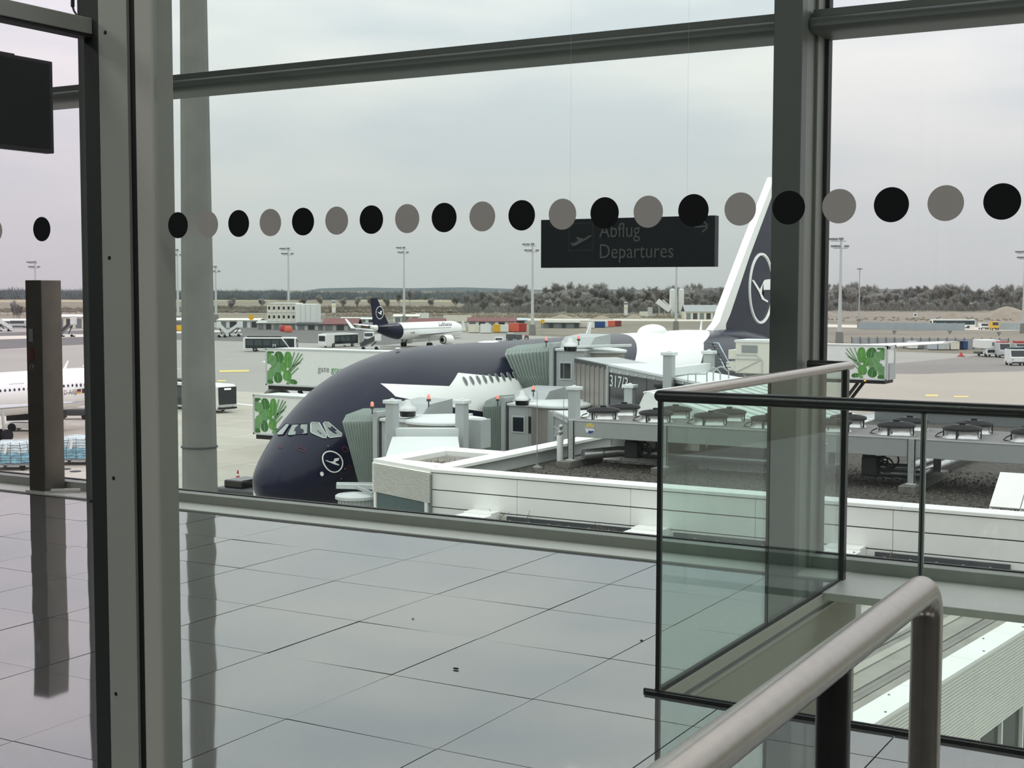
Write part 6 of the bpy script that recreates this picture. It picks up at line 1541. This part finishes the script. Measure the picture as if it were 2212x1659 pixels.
for k in range(7):
    t = thing('bare_tree', None, 'tree'); tr, cr = bare_tree(100 + k, 18 + 1.5 * k, .8 + .1 * (k % 3), 4600)
    m = (M_bark, M_bark2, M_bark3)[k % 3]
    tr.build('trunk', m, t); cr.build('crown', m, t); protos.append(t); TH.append(sorted(q.z for q in cr.v)[int(len(cr.v) * .997)])
used = set(); rt = random.Random(77)
def tree(px, yt, yb, label, group):
    b = az(px, yb, G); D = (b - CP).dot(FW); hh = (yb - yt) * D / FPX
    i = rt.randrange(7); src = protos[i]
    o = src if i not in used else copy_tree(src); used.add(i)
    o['label'] = label; o['category'] = 'tree'; o['group'] = group
    o.location = b; o.rotation_euler = (0, 0, rt.uniform(0, 6.28)); s = hh / TH[i]; o.scale = (s * rt.uniform(.8, 1.05),) * 2 + (s,)
ROWN = ('back', 'middle', 'front')
def lab_a(px, row):
    w_ = 'left of the mast beside the containers' if px < 1150 else 'between that mast and the totem sign' if px < 1352 else 'between the totem sign and the silos' if px < 1452 else 'right of the silos'
    return 'bare grey tree, %s row of the middle wood, %s' % (ROWN[row], w_)
def lab_b(px, row):
    w_ = 'left of the tall mast' if px < 1813 else 'between tall mast and slim light mast' if px < 1855 else 'between slim light mast and articulated bus' if px < 2008 else 'above the articulated bus' if px < 2105 else 'right of the articulated bus'
    return 'bare grey tree, %s row of the right wood, %s' % (ROWN[row], w_)
GA, GB, GC = 'bare trees in the wood behind the concrete plant', 'bare trees in the right-hand wood', 'single bare trees standing before the woods'
def topA(px):
    pts = [(1000, 632), (1080, 628), (1130, 612), (1150, 626), (1200, 616), (1225, 606), (1260, 612), (1290, 603), (1310, 620), (1340, 615), (1400, 618), (1450, 614), (1500, 610), (1540, 618), (1575, 616), (1640, 618)]
    return tab(pts, px)
def topB(px):
    pts = [(1740, 616), (1770, 612), (1820, 610), (1880, 611), (1915, 620), (1945, 622), (2000, 612), (2060, 612), (2110, 618), (2150, 617), (2190, 606), (2230, 610), (2400, 614)]
    return tab(pts, px)
for row, (yb, n, dy) in enumerate(((667, 44, 3), (672, 40, 13), (677, 34, 28))):
    for k in range(n):
        px = 1000 + 640 * (k + rt.uniform(.1, .9)) / n
        if row and px < 1090: continue
        tree(px, topA(px) + dy + rt.uniform(-3, 8), yb + rt.uniform(-1, 1), lab_a(px, row), GA)
for row, (yb, n, dy) in enumerate(((664, 36, 2), (669, 32, 13), (674, 24, 26))):
    for k in range(n):
        px = 1730 + 560 * (k + rt.uniform(.1, .9)) / n
        tree(px, topB(px) + dy + rt.uniform(-3, 8), yb + rt.uniform(-1, 1), lab_b(px, row), GB)
for px, yt, yb, lb in ((885, 624, 662, 'tallest single bare tree, just right of the mast behind the navy tail fin'), (862, 634, 663, 'smaller single bare tree left of the mast behind the navy tail fin'), (800, 640, 672, 'low bare tree left of the navy tail fin, nearest to it'), (770, 641, 672, 'low bare tree left of the navy tail fin, second from it'), (742, 643, 674, 'low bare tree just right of the left totem sign'), (690, 638, 668, 'bare tree just left of the left totem sign'), (655, 644, 672, 'bare tree above the right part of the white container office'), (565, 645, 672, 'bare tree left of the white container office'), (985, 640, 672, 'bare tree above the nose of the smaller airliner'), (1020, 640, 674, 'bare tree right of the smaller airliner nose'), (930, 643, 673, 'bare tree above the fuselage of the smaller airliner'), (838, 643, 673, 'bare tree directly right of the navy tail fin'), (500, 644, 676, 'bare tree right of the thick concrete mast'), (30, 650, 700, 'bare tree at the left edge, left of the steel pedestal'), (42, 657, 702, 'smaller bare tree close left of the steel pedestal'), (1075, 640, 680, 'tallest of the bushy trees above the red roofed shed'), (1046, 648, 680, 'middle bushy tree above the red roofed shed'), (1100, 660, 690, 'lowest bushy tree above the red roofed shed')):
    tree(px, yt, yb, lb, GC)
for i, t in enumerate(protos):
    if i not in used: bpy.data.objects.remove(t)
# scrub belts and the far woods: nobody could count these
def belt(name, label, px0, px1, yb, hpx, n, m, seed, jy=2.0, tp=None, bl=1.0):
    """many low lumps bristling with twigs"""
    r = random.Random(seed); mb = MB()
    for k in range(n):
        px = r.uniform(px0, px1); b = az(px, yb + r.uniform(-jy, jy), G); D = (b - CP).dot(FW); px_m = D / FPX
        h = hpx * px_m * r.uniform(.6, 1.05) * (tp(px) if tp else 1); w_ = h * r.uniform(.35, .6) * bl
        rg = []
        for z, s in ((0, .5), (.2, .7), (.36, .45), (.45, .1)):
            rg.append([b + V((w_ * s * r.uniform(.7, 1.3) * math.cos(2 * PI * i / 5 + k), w_ * s * r.uniform(.7, 1.3) * math.sin(2 * PI * i / 5 + k), h * (z + r.uniform(-.05, .05)))) for i in range(5)])
        lumps = name == 'scrub'
        if lumps: mb.loft(rg, caps=False)
        for j in range(80 if lumps else 125):
            a = r.uniform(0, 2 * PI); q = w_ * math.sqrt(r.random()); p = b + V((q * math.cos(a), q * math.sin(a), h * r.uniform(.0, .62) * (1.15 - q / w_ * .5)))
            dd = V((r.gauss(0, .35), r.gauss(0, .35), r.uniform(.5, 1.1))) * h * r.uniform(.15, .38); s_ = V((.866, .5, 0)) * (h * .013)
            mb.add([p - s_, p + s_, p + dd], [(0, 1, 2)])
    return tag(mb.build(name, m), label, 'woodland', kind='stuff')
M_wood = mat('far_wood', (112, 120, 123), 1.0, var=.2, scale=.05); M_scrub = mat('scrub_brown', (128, 121, 109), 1.0, var=.3, scale=.08); M_wood2 = mat('wood_understorey', (122, 121, 117), 1.0, var=.25, scale=.06)
belt('far_wood', 'far blue grey wood along the horizon at the left', -300, 620, 646, 30, 900, M_wood, 1, 2, lambda x: 1.0 if x < 200 else .85)
belt('far_wood', 'far wood along the horizon in the middle', 400, 1120, 647, 24, 900, M_wood, 2, 1.5)
belt('far_wood', 'dim wood behind the right trees', 1000, 1660, 655, 30, 500, M_wood, 3, 2); belt('far_wood', 'dim wood behind the right-hand trees', 1720, 2400, 653, 30, 450, M_wood, 4, 2)
belt('wood_understorey', 'dark undergrowth of the wood behind the concrete plant', 1000, 1660, 674, 26, 520, M_wood2, 5, 4); belt('wood_understorey', 'dark undergrowth of the right wood', 1730, 2400, 670, 24, 480, M_wood2, 6, 3)
belt('scrub', 'dark brown scrub strip in front of the left fields', -300, 480, 672, 12, 520, M_scrub, 7, 3); belt('scrub', 'dark brown scrub belt behind the sheds', 440, 1010, 673, 17, 900, M_scrub, 8, 3)
belt('scrub', 'dry brown scrub between road and wood', 1000, 1600, 684, 8, 380, mat('scrub_tan', (140, 131, 115), 1.0, var=.3, scale=.1), 9, 3, None, 1.4); belt('scrub', 'dry scrub below the middle wood', 700, 1010, 681, 7, 260, MATS['scrub_tan'], 10, 2, None, 1.4); belt('scrub', 'low scrub in the sandy field at the right', 1740, 2300, 690, 6, 150, MATS['scrub_tan'], 12, 4, None, 1.5)
# airfield fence along the scrub at the left
def fence_run(px0, y0, px1, y1, hpx, n, label):
    a, b = gp(px0, y0), gp(px1, y1); t = thing('perimeter_fence', label, 'fence', a.lerp(b, .5)); D = ((a + b) / 2 - CP).dot(FW); h_ = hpx * D / FPX
    for k in range(n + 1): p = a.lerp(b, k / n); MB().cyl(p, p + V((0, 0, h_)), .12, n=5).build('post', M_mgrey, t)
    mb = MB()
    for k in range(7): mb.beam(a + V((0, 0, h_ * (k + .5) / 7)), b + V((0, 0, h_ * (k + .5) / 7)), .05, .08)
    mb.build('wire', M_mgrey, t)
fence_run(0, 682, 600, 676, 10, 40, 'grey perimeter fence in front of the left scrub'); fence_run(600, 690, 1000, 690, 8, 30, 'grey perimeter fence behind the sheds'); fence_run(1180, 707, 1250, 707, 10, 8, 'grey mesh fence beside the distant containers')
# distant ridge
r = random.Random(9); rg = []
for k in range(60):
    x = -7000 + 14000 * k / 59; hgt = 21 + 9 * math.sin(k * .5) + 6 * math.sin(k * 1.3 + 1)
    rg.append([V((x, 8800, G)), V((x, 9000, G + hgt * .8)), V((x, 9300, G + hgt)), V((x, 10500, G))])
tag(MB().loft(rg, caps=False, ring_closed=False).build('hills', mat('hill_wood', (86, 96, 98), 1.0, var=.1, scale=.002), None, smooth=80), 'low blue grey ridge on the horizon', kind='structure')
